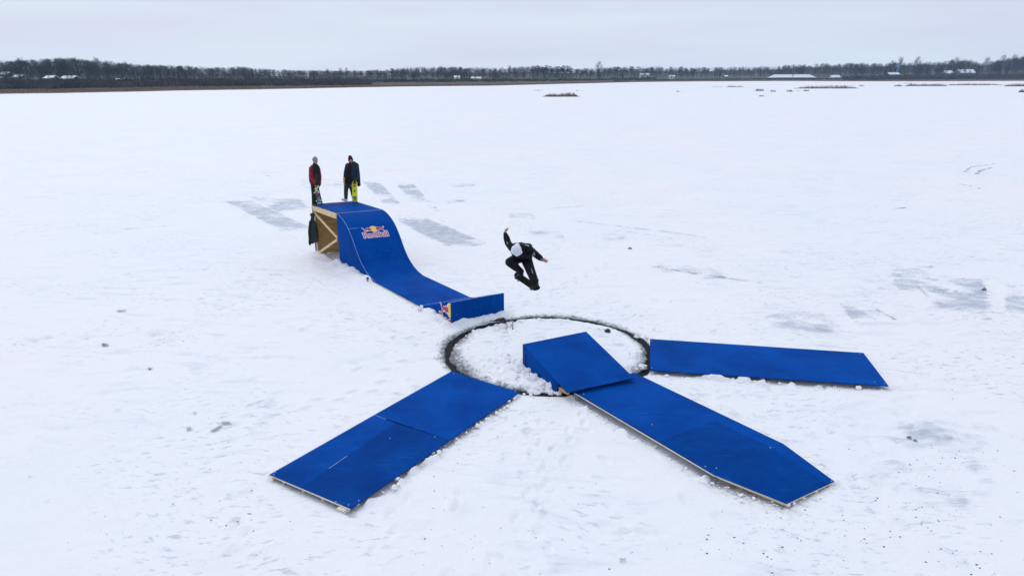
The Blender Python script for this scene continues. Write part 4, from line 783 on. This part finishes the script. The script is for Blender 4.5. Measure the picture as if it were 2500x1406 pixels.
# --- jacket hanging on the post
r_ = empty('hanging_jacket', at(765, 512, 26.0), 'dark green hooded jacket hanging from the back corner of the ramp platform', 'jacket')
J = lambda x, y, dy=0: at(745+x*.09242, 490+y*.09242, 26.02+dy)
JK = cm('jacket_dark_green', (.028, .040, .038), .7)
JC = [('c', J(170, 370), J(200, 420), .062, .07), ('c', J(205, 340), J(225, 380), .045, .05), ('c', J(190, 470), J(190, 560), .065, .085), ('c', J(190, 560), J(200, 800), .095, .125), ('c', J(250, 600), J(270, 800), .075, .095), ('c', J(270, 800), J(290, 1050), .095, .085), ('c', J(190, 800), J(190, 1070), .11, .105), ('c', J(130, 800), J(125, 1120), .055, .055), ('c', J(240, 1050), J(320, 1050), .07, .06), ('c', J(290, 680), J(330, 960), .035, .04)]
blob('jacket', JC, JK, r_, .012); blob('sleeve', [('c', J(140, 560, -.08), J(115, 820, -.09), .055, .058), ('c', J(115, 820, -.09), J(130, 1150, -.08), .058, .045)], cm('jacket_sleeve', (.018, .024, .03), .7), r_, .01)
MB().tube([J(200, 300), J(205, 340), J(205, 380)], .008, 6).build('hanging_loop', [BLACK], r_)

exec_far = True
# ------------------------------------------------------------------ far shore: terrain
TB_ = np.array([  # column, shore row, tree foot row, tree top row, gap between shore and trees (m)
 (-900, 240, 216, 160, 50), (-200, 233, 210, 152, 60), (0, 230, 207, 153, 60), (60, 229, 206, 149, 60), (150, 228, 205, 146, 60), (240, 226, 205, 148, 60), (300, 225, 204, 156, 60), (345, 224, 203, 162, 60), (420, 222, 202, 163, 62), (520, 220.5, 201, 169, 66), (590, 219.5, 201, 166, 68), (650, 218.5, 200, 173, 70), (740, 217, 200, 176, 74),
 (870, 214, 199, 177, 78), (935, 213, 199, 176, 80), (990, 212, 198.5, 166, 80), (1080, 211, 198, 166, 80), (1200, 210, 197.5, 168, 80), (1300, 207.5, 197, 166, 85), (1400, 205, 196, 170, 90), (1475, 203, 195, 167, 90), (1560, 201, 193, 166, 80), (1700, 199.5, 192, 167, 80), (1800, 199, 191, 164, 80), (1900, 198.5, 190.5, 163, 75), (1960, 198.5, 190.5, 157, 75), (2050, 199, 190.5, 156, 70), (2120, 199.2, 190, 156, 70), (2240, 199.3, 189, 151, 60),
 (2320, 199, 188, 150, 60), (2400, 198.7, 187.5, 152, 60), (2450, 198.5, 187, 143, 60), (2500, 198.2, 186.5, 138, 60), (2700, 198, 186, 136, 60), (3400, 200, 188, 140, 60)])
tU = TB_[:, 0]
def col(u, k): return np.interp(u, tU, TB_[:, k])
def row_y(u, v): d = ray(u, v); return d[1]*(-CAMZ/d[2])      # shore distance along y
SHY = np.array([row_y(u, v) for u, v in TB_[:, :2]])
def shore_y(u): return np.interp(u, tU, SHY)
def zrow(u, v, y): return float(at(u, v, y)[2])
def xcol(u, y): d = ray(u, 190); return d[0]/d[1]*y
Zf = np.array([zrow(t[0], t[2], s+t[4]) for t, s in zip(TB_, SHY)]); Zf = np.maximum(Zf, .4)
Zb = np.array([zrow(t[0], t[3], s+t[4]+230)-4.5 for t, s in zip(TB_, SHY)]); Zb = np.maximum(Zb, Zf+.5)
def terr(u, y):
    s = shore_y(u); g = col(u, 4); a = (y-s)/g; zf = np.interp(u, tU, Zf); zb = np.interp(u, tU, Zb)
    return np.where(a < 1, .12+np.clip(a, -.2, 1)*(zf-.12), zf+(zb-zf)*np.clip((y-s-g)/230, 0, 1))
def u_of(x, y): return 1250+(x/y)*FPX*cp*1.0+0*y
us = np.linspace(-900, 3400, 520); ds = np.concatenate([np.linspace(0, 1, 26)**1.0*110, np.linspace(120, 420, 24), [520, 640]])
U, D = np.meshgrid(us, ds, indexing='ij'); wob = (fbm(U, U*0, .02, 4, 91)-.5)*10+(fbm(U, U*0, .11, 3, 92)-.5)*4
YY = shore_y(U)+D+wob*np.clip(1-D/30, 0, 1)*np.clip(shore_y(U)/500, .3, 1.5)
XX = np.array([[ (ray(u, 190)[0]/ray(u, 190)[1]) for u in us]]).T*YY
ZZ = terr(U, YY)+.03+(fbm(XX, YY, .05, 3, 95)-.5)*.6*np.clip(D/60, 0, 1); ZZ[:, 0] = -.1
MARSH = mat('marsh', (.20, .14, .11), .9, .1); n = MARSH.node_tree.nodes; l = MARSH.node_tree.links
ga = n.new('ShaderNodeAttribute'); ga.attribute_name = 'dirt'; gg = n.new('ShaderNodeNewGeometry')
na = n.new('ShaderNodeTexNoise'); na.inputs['Scale'].default_value = .12; na.inputs['Detail'].default_value = 6; l.new(gg.outputs['Position'], na.inputs[0])
ma = n.new('ShaderNodeMath'); ma.operation = 'MULTIPLY_ADD'; l.new(na.outputs[0], ma.inputs[0]); ma.inputs[1].default_value = .6; l.new(ga.outputs['Fac'], ma.inputs[2])
ra = n.new('ShaderNodeValToRGB'); l.new(ma.outputs[0], ra.inputs[0]); e = ra.color_ramp.elements; e[0].position = .28; e[0].color = (.21, .14, .12, 1); e[1].position = .62; e[1].color = (.20, .165, .12, 1)
x_ = e.new(.80); x_.color = (.10, .08, .075, 1); x_ = e.new(1.0); x_.color = (.09, .085, .085, 1); l.new(ra.outputs[0], n['Principled BSDF'].inputs['Base Color'])
dm = np.clip(D/90, 0, 1)*.75
grid_mesh('far_shore', XX, YY, ZZ, dm, MARSH, wrap=False, kind='structure')

# blades: reeds and shrubs
def blades(n, fn, h, wdt, lean=.2):
    """fn(n) -> x, y, z arrays"""
    x, y, z = fn(n); a = RS.rand(n)*np.pi; hh = h*(.6+.6*RS.rand(n)); wv = wdt*(.6+.8*RS.rand(n)); lx = RS.randn(n)*lean*hh; ly = RS.randn(n)*lean*hh
    dx, dy = np.cos(a)*wv/2, np.sin(a)*wv/2
    return np.stack([np.stack([x-dx, y-dy, z], -1), np.stack([x+dx, y+dy, z], -1), np.stack([x+lx, y+ly, z+hh], -1)], 1)
def shorepts(u0, u1, d0, d1, pw=1.0):
    def f(n):
        u = RS.uniform(u0, u1, n); d = d0+(d1-d0)*RS.rand(n)**pw; y = shore_y(u)+d; k = np.interp(u, us, np.array([ray(a, 190)[0]/ray(a, 190)[1] for a in us])); return k*y, y, terr(u, y)
    return f
REED = mat('reeds_brown', (.22, .145, .11), .9, .1, .35, .8); REED2 = mat('reeds_tan', (.26, .21, .13), .9, .1, .3, .8)
tag(triobj('reeds', np.concatenate([blades(26000, shorepts(-150, 2650, 0, 16), .8, .28), blades(7000, shorepts(-850, -150, 0, 16), .8, .28), blades(5000, shorepts(2650, 3300, 0, 16), .8, .28)]), REED), 'rusty brown reeds in a belt along the whole far shore', 'reeds', kind='stuff')
tag(triobj('marsh_grass', blades(12000, shorepts(300, 2000, 14, 45), .7, .3), REED2), 'pale tan marsh grass behind the reed belt on the far shore', 'grass', kind='stuff')
SHR = mat('shrubs_dark', (.062, .052, .055), .9, .1, .55, .08)
def shrub_tris(n, fn, h):
    x, y, z = fn(n); k = 9; X_ = np.repeat(x, k)+RS.randn(n*k)*.9; Y_ = np.repeat(y, k)+RS.randn(n*k)*.9; Z_ = np.repeat(z, k)
    a = RS.rand(n*k)*np.pi; hh = h*(.35+.9*RS.rand(n*k)*np.repeat(RS.rand(n), k)+.2*RS.rand(n*k)); wv = .35+.4*RS.rand(n*k); dx, dy = np.cos(a)*wv, np.sin(a)*wv; lx = RS.randn(n*k)*.5
    return np.stack([np.stack([X_-dx*.4, Y_-dy*.4, Z_], -1), np.stack([X_+dx+lx, Y_+dy, Z_+hh*.8], -1), np.stack([X_-dx+lx, Y_-dy, Z_+hh], -1)], 1)
tag(triobj('shrubs', np.concatenate([shrub_tris(1300, shorepts(-850, -150, 22, 62), 2.6), shrub_tris(900, shorepts(2650, 3300, 22, 60), 3), shrub_tris(2200, shorepts(-150, 900, 22, 62), 2.6), shrub_tris(700, shorepts(700, 1600, 55, 85), 1.8), shrub_tris(1500, shorepts(2060, 2650, 20, 52), 3.0), shrub_tris(500, shorepts(1500, 2060, 25, 42), 1.2)]), SHR), 'dark leafless shrub belt between reeds and woods on the far shore', 'shrubs', kind='stuff')

# trees
def bare_tree(seed, nb=26, spread=.32, low=.3, tw=.012):
    rs = np.random.RandomState(seed); T = []; M = []
    def limb(p, q, w0, w1, m, z=1):
        p = np.array(p); q = np.array(q); d = q-p; s = np.cross(d, rs.randn(3)); s /= np.linalg.norm(s)+1e-9; s2 = np.cross(d, s); s2 /= np.linalg.norm(s2)+1e-9
        T.append([p-s*w0, p+s*w0, q]); T.append([p-s2*w0, p+s2*w0, q]); M.extend([m, m])
        if w1 > 0: T.append([p+s*w0, q+s*w1, q-s*w1]); M.append(m)
    top = np.array([rs.randn()*.03, rs.randn()*.03, .93]); limb((0, 0, -.02), top, tw, tw*.3, 0)
    for k in range(3): a = k*2.1; T.append([(math.cos(a)*tw, math.sin(a)*tw, -.02), (math.cos(a+2.1)*tw, math.sin(a+2.1)*tw, -.02), tuple(top)]); M.append(0)
    for i in range(nb):
        h = low+(.93-low)*rs.rand()**.8; a = rs.rand()*6.283; ln = spread*(1.15-h)*rs.uniform(.7, 1.2)+.05; up = rs.uniform(.5, 1.3)*ln
        p = top*h/.93; q = p+np.array([math.cos(a)*ln, math.sin(a)*ln, up]); limb(p, q, tw*.45, tw*.2, 0)
        for j in range(4):
            t = rs.uniform(.3, 1); p2 = p+(q-p)*t; a2 = a+rs.uniform(-1.2, 1.2); l2 = ln*rs.uniform(.35, .7); q2 = p2+np.array([math.cos(a2)*l2, math.sin(a2)*l2, l2*rs.uniform(.3, 1.2)]); limb(p2, q2, tw*.4, 0, 1)
            p3 = p2+(q2-p2)*.6; q3 = p3+rs.randn(3)*l2*.35+np.array([0, 0, .04]); limb(p3, q3, tw*.35, 0, 1)
    return np.array(T), np.array(M)
def pine_tree(seed, conic=False, n=420):
    rs = np.random.RandomState(seed); T = []; M = []
    for k in range(3): a = k*2.1; T.append([(math.cos(a)*.014, math.sin(a)*.014, 0), (math.cos(a+2.1)*.014, math.sin(a+2.1)*.014, 0), (0, 0, .97)]); M.append(0)
    pads = []
    for i in range(34 if conic else 22):
        h = rs.uniform(.10, .95) if conic else rs.uniform(.45, .95); rad = (.24*(1-h)**.8+.015) if conic else .15*math.sin(math.pi*min(1, (1.06-h)/.62))+.02; a = rs.rand()*6.283; pads.append((math.cos(a)*rad*.65, math.sin(a)*rad*.65, h-(.03 if conic else 0), rad*.55+.015))
    for i in range(n):
        px, py, pz, pr = pads[rs.randint(len(pads))]; c = np.array([px, py, pz])+rs.randn(3)*np.array([pr, pr, pr*.35])*.6; s = .030
        T.append([c+rs.randn(3)*s*np.array([1, 1, .5]), c+rs.randn(3)*s*np.array([1, 1, .5]), c+rs.randn(3)*s*np.array([1, 1, .5])]); M.append(1)
    return np.array(T), np.array(M)
BARK = mat('bark_dark', (.065, .068, .08), .9, .1); TWIG = mat('twigs_dark', (.042, .050, .066), .9, .1); BIR = mat('birch_bark', (.40, .40, .41), .8, .2, .2, 2); BTW = mat('birch_twigs', (.10, .10, .105), .9, .1)
NEED = mat('needles_dark', (.016, .026, .026), .9, .1, .3, 3); RTW = mat('twigs_russet', (.095, .060, .055), .9, .1)
TW2 = mat('twigs_brown', (.066, .060, .064), .9, .1); TW3 = mat('twigs_grey', (.082, .086, .10), .9, .1)
protos = [bare_tree(s, 26 if s < 5 else 34, .30 if s < 4 else .22, .10, .009) for s in range(8)]
def inst(T, x, y, z, h, wd_=1.0):
    a = RS.rand()*6.283; c, s = math.cos(a), math.sin(a); P = T.copy(); X_ = (P[..., 0]*c-P[..., 1]*s)*h*wd_+x; Y_ = (P[..., 0]*s+P[..., 1]*c)*h*wd_+y; return np.stack([X_, Y_, P[..., 2]*h+z], -1)
TR = []; MI = []
kx = lambda u: float(ray(u, 190)[0]/ray(u, 190)[1])
for i in range(5300):
    u = RS.uniform(-160, 2660) if i < 4100 else (RS.uniform(-850, -160) if i % 2 else RS.uniform(2660, 3350)); gpd = float(col(u, 4)); d = gpd+3+210*RS.rand()**1.3; y = float(shore_y(u))+d; z = float(terr(u, y)); zt = zrow(u, float(col(u, 3))+RS.uniform(-1.5, 5)-8.0*float(fbm(np.array([u]), np.array([3.]), .035, 3, 55)[0]-.55)*2.2, y); h = min(max(zt-z, 6), 24)*(1 if d > gpd+60 else RS.uniform(.62, 1.0))
    T_, M_ = protos[RS.randint(8)]; c_ = int(RS.choice([0, 0, 0, 1, 1, 2, 3])); M_ = M_*(1+c_) if c_ < 3 else M_*3+(1-M_)*4; TR.append(inst(T_, kx(u)*y, y, z, h, RS.uniform(.8, 1.3))); MI.append(M_)
tag(triobj('woods', np.concatenate(TR), [BARK, TWIG, TW2, TW3, BIR], mi=np.concatenate(MI)), 'mass of dark leafless woods lining the whole horizon', 'woods', kind='stuff')
def proto_tree(name, TM, mats): 
    o = triobj(name, TM[0], mats, mi=TM[1]); me = o.data; bpy.data.objects.remove(o); return me
ME_B = [proto_tree('birch_tree', bare_tree(40+s, 16, .22, .35, .017), [BIR, BTW]) for s in range(4)]
ME_D = [proto_tree('bare_tree', bare_tree(60+s, 80, .26, .22, .0065), [BARK, TWIG]) for s in range(4)]
ME_P = [proto_tree('pine_tree', pine_tree(80+s), [BARK, NEED]) for s in range(4)]
ME_S = [proto_tree('spruce_tree', pine_tree(90+s, True, 520), [BARK, NEED]) for s in range(2)]
ME_R = [proto_tree('russet_tree', bare_tree(99, 60, .42, .12, .012), [BARK, RTW])]
def where(u):
    for lim, t in ((250, 'at the far left'), (420, 'right of the long house'), (620, 'left of the ramp platform'), (760, 'just left of the standing people'), (880, 'above the standing people'), (1010, 'right of the standing people'), (1130, 'before the hump of woods'), (1290, 'above the skater'), (1400, 'beyond the big reed island'), (1500, 'near the tallest bare tree'), (1640, 'right of the tallest bare tree'), (1770, 'midway to the long barn'), (1900, 'just left of the long barn'), (2130, 'around the white shed'), (2250, 'behind the blue house'), (2380, 'behind the gabled house')):
        if u < lim: return t
    return 'at the far right'
def plant(name, ms, u, d, h, label, group, wd_=1.0, ztop=None, cat='tree'):
    y = float(shore_y(u))+d; z = float(terr(u, y))
    if ztop is not None: h = zrow(u, ztop, y)-z
    o = bpy.data.objects.new(name, ms[RS.randint(len(ms))]); COL.objects.link(o); o.location = (kx(u)*y, y, z-.1); o.rotation_euler = (0, 0, RS.rand()*6.28); o.scale = (h*wd_, h*wd_, h); return tag(o, label, cat, group)
for i in range(120):
    u = RS.choice([RS.uniform(390, 560), RS.uniform(760, 1300), RS.uniform(1280, 1620), RS.uniform(1280, 1620), RS.uniform(1640, 1880), RS.uniform(2120, 2500)]); g_ = float(col(u, 4))
    plant('birch_tree', ME_B, u, g_-4+RS.uniform(0, 8), RS.uniform(.55, .85)*max(7, zrow(u, float(col(u, 3)), float(shore_y(u))+g_)-float(terr(u, float(shore_y(u))+g_))), 'pale trunked bare birch in the front row of woods '+where(u), 'birches along the front of the woods')
for u0, u1, n, t0, t1 in ((1300, 1395, 20, 159, 166), (1403, 1450, 7, 166, 170), (1475, 1560, 14, 161, 168), (1565, 1760, 18, 162, 169), (865, 940, 9, 169, 176), (950, 1000, 6, 166, 171)):
    for i in range(n):
        u = u0+(u1-u0)*(i+RS.rand())/n; plant('pine_tree', ME_P, u, float(col(u, 4))+60+RS.uniform(0, 25), 0, 'dark pine rising over the bare woods '+where(u), 'pines on the skyline', 1.25, RS.uniform(t0, t1))
plant('bare_tree', ME_D, 1462, float(col(1462, 4))+45, 0, 'tallest bare tree, standing alone above the skyline right of the pines', None, 1.0, 150)
for (u, t) in ((800, 169), (832, 167), (846, 167), (57, 143), (150, 141), (240, 142), (312, 152), (585, 164), (1075, 163), (1245, 161), (2193, 141), (2235, 138), (2330, 140), (2365, 146), (2405, 141), (2440, 136), (2468, 133), (2495, 134), (2175, 148), (90, 148), (190, 146), (268, 150)):
    plant('bare_tree', ME_D, u, float(col(u, 4))+40+RS.uniform(0, 30), 0, 'bare tree whose twigs stick out above the woods '+where(u), 'bare trees breaking the skyline', .9, t)
for i, (u, d, t) in enumerate(((121, 48, 181), (140, 46, 178), (163, 48, 180), (176, 45, 182), (14, 60, 172), (47, 55, 176), (30, 58, 170), (1117, 62, 181), (1160, 64, 184), (2308, 40, 170), (2342, 38, 168), (2366, 36, 172), (1573, 75, 175), (1640, 66, 180))):
    plant('bare_tree', ME_D, u, d, 0, 'small bare tree screening the snow roofed houses '+where(u), 'bare trees in front of the far houses', .8, t)
for u, d, t, lab in ((2161, 36, 168, 'snow dusted spruce left of the small blue house'), (2184, 52, 169, 'dark spruce behind the small blue house'), (2285, 45, 164, 'rounded dark spruce left of the far right houses'), (2327, 40, 166, 'spruce between the far right houses'), (2352, 44, 165, 'slim spruce behind the gabled house at far right'), (2435, 50, 156, 'leaning dark spruce right of the far right houses'), (575, 60, 192, 'small dark spruce at the foot of the left woods')):
    plant('spruce_tree', ME_S, u, d, 0, lab, 'spruces near the far houses', 1.3, t)
plant('russet_tree', ME_R, 2088, 62, 0, 'broad russet twigged tree right of the white shed', None, .9, 158); plant('russet_tree', ME_R, 2104, 62, 0, 'second russet twigged tree, nearer the blue house', None, .8, 160)
plant('bare_tree', ME_D, 1936, 33, 0, 'small bare tree in front of the long barn', None, .8, 179)
# reed clumps out on the ice
def clumpobj(u0, u1, vb, hpx, n, label, m=REED2, hump=True, cat='reed clump', name='reed_clump'):
    c = gp((u0+u1)/2, vb, 0); y = c.y; x0, x1 = at(u0, vb, y).x, at(u1, vb, y).x; h = hpx/FPX*y*1.05; dep = max(1.4, (x1-x0)*.45)
    t = RS.rand(n); e = np.clip(np.minimum(t, 1-t)*6, .25, 1); x = x0+(x1-x0)*t-c.x; yy = (RS.rand(n)-.5)*dep*e*(.6+.5*np.interp(t, np.linspace(0, 1, 9), RS.rand(9))); z = np.zeros(n)-.02; a = RS.rand(n)*np.pi; hh = h*(.25+.8*RS.rand(n))*e*(.55+.6*np.interp(t, np.linspace(0, 1, 15), RS.rand(15))); wv = .10+.10*RS.rand(n)
    dx, dy = np.cos(a)*wv/2, np.sin(a)*wv/2; lx = RS.randn(n)*.18*hh
    o = triobj(name, np.stack([np.stack([x-dx, yy-dy, z], -1), np.stack([x+dx, yy+dy, z], -1), np.stack([x+lx, yy, z+hh], -1)], 1), m); o.location = (c.x, c.y+dep/2, 0); return tag(o, label, cat, 'reed clumps standing out on the ice')
RG = mat('reeds_greyed', (.16, .14, .13), .9, .1, .3, 1)
for a in ((1327, 1418, 237, 12, 900, 'largest low island of brown reeds alone on the ice in mid lake', REED), (1302, 1326, 222, 3, 60, 'tiny dark reed tuft behind the left of the big reed island', RG), (1404, 1426, 222, 3, 40, 'sparse reed tuft behind the right of the big reed island', RG), (1652, 1664, 225, 4, 40, 'lone small reed tuft between the big island and the barn', RG),
          (1738, 1768, 213.5, 3, 60, 'thin reed line at the left of the barn reeds', RG), (1775, 1822, 213.5, 5, 260, 'low grey reed patch left of the barn', RG), (1844, 1868, 222.5, 7, 220, 'round reed hummock in front of the barn', RG), (1854, 1868, 236, 4, 90, 'nearest small reed hummock in front of the barn', RG), (1882, 1896, 224.5, 5, 80, 'small reed hummock right of the round one', RG),
          (1922, 1937, 224.5, 6, 100, 'reed hummock at the left foot of the long reed bank', RG), (1938, 1958, 223, 3, 40, 'sparse reeds between two hummocks under the long bank', RG), (1962, 1978, 223, 6, 90, 'reed hummock in front of the long reed bank', RG), (1952, 2112, 217, 8, 1500, 'long reed bank right of the barn', RG), (2096, 2114, 211, 5, 60, 'leaning reeds at the right tip of the long bank', RG),
          (2184, 2206, 211.5, 6, 160, 'short reed patch right of the long bank', RG), (2208, 2232, 204.5, 3, 60, 'faint reed line close to the right shore', RG), (2220, 2326, 211, 8, 1100, 'reed bank below the far right houses', RG), (2328, 2470, 209, 6, 1200, 'reed strip reaching toward the right edge', RG), (2462, 2530, 211.5, 8, 700, 'reed patch at the right edge of view', RG), (2490, 2520, 226, 8, 300, 'nearer reed hummock cut by the right edge', RG)):
    clumpobj(*a)
# ------------------------------------------------------------------ houses
ROOF = mat('snowy_roof', (.68, .69, .73), .6); WALLG = mat('wall_grey', (.16, .19, .22), .8, .2, .15, 1); WALLW = mat('wall_white', (.6, .63, .68), .7); WALLB = mat('wall_blue', (.06, .12, .22), .7); WALLT = mat('wall_teal', (.05, .085, .11), .7); GLASS = mat('window_dark', (.03, .035, .04), .2); CHIM = mat('chimney_brick', (.12, .08, .07), .9)
def house(u0, u1, vb, ve, vr, d, wallm, label, name='house', wins=2, rot=0, chimney=True, hip=0):
    """foot row vb, eave row ve, ridge row vr"""
    uc = (u0+u1)/2; y = float(shore_y(uc))+d; x0, x1 = kx(u0)*y, kx(u1)*y; zb = zrow(uc, vb, y); zt = float(terr(uc, y)); ze = zrow(uc, ve, y); zr = zrow(uc, vr, y); zb = min(zb, zt)-.5
    cx = (x0+x1)/2; wd_ = (x1-x0)/2; dp = min(max(3.5, wd_*.6), 7); r_ = empty(name, (cx, y, zb), label, 'house' if name != 'barn' else 'barn'); X_, Y_, Z_ = Vector((1, 0, 0)), Vector((0, 1, 0)), Vector((0, 0, 1))
    pyobj('walls', [(cx-wd_, y-dp, zb), (cx+wd_, y-dp, zb), (cx+wd_, y+dp, zb), (cx-wd_, y+dp, zb), (cx-wd_, y-dp, ze), (cx+wd_, y-dp, ze), (cx+wd_, y+dp, ze), (cx-wd_, y+dp, ze), (cx-wd_, y, zr-.1), (cx+wd_, y, zr-.1)] if not hip else
          [(cx-wd_, y-dp, zb), (cx+wd_, y-dp, zb), (cx+wd_, y+dp, zb), (cx-wd_, y+dp, zb), (cx-wd_, y-dp, ze), (cx+wd_, y-dp, ze), (cx+wd_, y+dp, ze), (cx-wd_, y+dp, ze), (cx-wd_+hip, y, ze+.01), (cx+wd_-hip, y, ze+.01)], [[0, 1, 5, 4], [1, 2, 6, 9, 5], [2, 3, 7, 6], [3, 0, 4, 8, 7], [0, 3, 2, 1]], wallm, r_)
    o_ = .35; V = [(cx-wd_-o_, y-dp-o_, ze-.1), (cx+wd_+o_, y-dp-o_, ze-.1), (cx+wd_+o_-hip, y, zr), (cx-wd_-o_+hip, y, zr), (cx-wd_-o_, y+dp+o_, ze-.1), (cx+wd_+o_, y+dp+o_, ze-.1)]
    F_ = [[0, 1, 2, 3], [3, 2, 5, 4]]
    if hip: F_ += [[0, 3, 4], [1, 5, 2]]
    o = pyobj('roof', V, F_, ROOF, r_); md = o.modifiers.new('t', 'SOLIDIFY'); md.thickness = .25; md.offset = 1
    hw = max(.4, (ze-zb)*.22)
    for i in range(wins):
        xx = cx-wd_+(i+.5)*2*wd_/wins; MB().box((xx, y-dp-.02, (zt+ze)/2), X_, Y_, Z_, (min(.9, wd_/wins*.4), .04, hw*.7)).build('window', [GLASS], r_)
    if chimney: MB().box((cx+wd_*.4, y+.4, zr+.3), X_, Y_, Z_, (.35, .35, .9)).build('chimney', [CHIM], r_)
    return r_
house(1880, 1986, 193.5, 190, 183, 48, WALLT, 'long low barn with a snow covered roof at the far shore', 'barn', 8, chimney=False, hip=5)
house(2028, 2048, 191, 189.5, 184.5, 45, WALLW, 'small white shed right of the long barn', 'shed', 1, chimney=False)
bh = house(2166, 2191, 186, 182.5, 178, 40, WALLB, 'small blue house with snowy roof and smoking chimney', wins=3)
house(2303, 2322, 183, 180, 173.5, 50, WALLG, 'low snow roofed house left of the gabled house at far right', wins=2)
house(2336, 2372, 182, 178.5, 170.5, 46, WALLG, 'gabled snow roofed house at far right among spruces', wins=3)
house(117, 136, 197, 192, 186, 60, WALLG, 'left half of the long snow roofed house in the left woods', wins=2); house(158, 186, 198, 192.5, 186.5, 60, WALLG, 'right half of the long snow roofed house in the left woods', wins=2, chimney=False)
house(8, 27, 188, 184, 177, 85, WALLG, 'highest snowy roofed house at the far left edge', wins=1); house(40, 58, 193, 189, 184, 75, WALLG, 'snow roofed house below the highest one at far left', wins=1); house(0, 8, 194, 192, 189, 66, WALLG, 'low snow roof cut by the left edge', wins=1)
house(236, 256, 200, 198, 195.5, 58, WALLG, 'low white roofed hut right of the long house in the left woods', wins=1, chimney=False); house(286, 302, 197.5, 196, 193.5, 60, WALLG, 'small snowy roof alone before the left woods', wins=1, chimney=False)
house(884, 892, 198.5, 197.5, 196, 76, WALLG, 'smaller left hut left of centre below the pines', wins=1, chimney=False); house(900, 908, 199, 198, 196.5, 76, WALLG, 'smaller right hut left of centre below the pines', wins=1, chimney=False)
house(1110, 1122, 194, 190, 186, 78, WALLW, 'pale house behind birches, left of the white house', wins=1); house(1151, 1174, 195, 192, 189, 78, WALLW, 'white low house behind birches left of the middle', wins=3)
house(1562, 1584, 185, 183, 180, 95, WALLW, 'snow roofed house high in the woods right of the tall bare tree', wins=2); house(1634, 1646, 192, 187, 184.5, 78, WALLW, 'pale two storey house in the woods left of the barn', wins=2); house(1768, 1775, 189.5, 187.5, 185, 72, WALLG, 'tiny white roofed hut left of the barn', wins=1, chimney=False)
# smoke from the blue house's chimney
SM = bpy.data.materials.new('smoke'); SM.use_nodes = True; n = SM.node_tree.nodes; l = SM.node_tree.links; n.remove(n['Principled BSDF']); pv = n.new('ShaderNodeVolumePrincipled'); pv.inputs['Color'].default_value = (.45, .62, .95, 1); ng = n.new('ShaderNodeTexNoise'); ng.inputs['Scale'].default_value = .45; ng.inputs['Detail'].default_value = 4; tg = n.new('ShaderNodeTexCoord'); l.new(tg.outputs['Object'], ng.inputs[0]); mg = n.new('ShaderNodeMapRange'); mg.inputs[1].default_value = .42; mg.inputs[2].default_value = .75; mg.inputs[4].default_value = .35; l.new(ng.outputs[0], mg.inputs[0]); l.new(mg.outputs[0], pv.inputs['Density']); l.new(pv.outputs[0], n['Material Output'].inputs['Volume'])
ys = float(shore_y(2188))+40; S_ = lambda u, v: at(u, v, ys)
o = blob('chimney_smoke', [('c', S_(2191, 179), S_(2190, 174), .8, 1.2), ('c', S_(2190, 174), S_(2193, 169), 1.2, 1.7), ('c', S_(2193, 169), S_(2190, 162), 1.6, 2.2)], SM, None, .5); tag(o, 'thin blue plume of smoke rising from the small blue house', 'smoke', kind='stuff')

# the cold air over the lake
HZ = bpy.data.materials.new('haze'); HZ.use_nodes = True; n = HZ.node_tree.nodes; l = HZ.node_tree.links; n.remove(n['Principled BSDF']); pv = n.new('ShaderNodeVolumePrincipled'); pv.inputs['Color'].default_value = (.55, .78, 1, 1); pv.inputs['Density'].default_value = .00012; l.new(pv.outputs[0], n['Material Output'].inputs['Volume'])
o = MB().box((0, 150, 26), (1, 0, 0), (0, 1, 0), (0, 0, 1), (1750, 1650, 28)).build('haze', [HZ]); tag(o, 'thin cold haze over the lake and far woods', 'haze', kind='stuff')
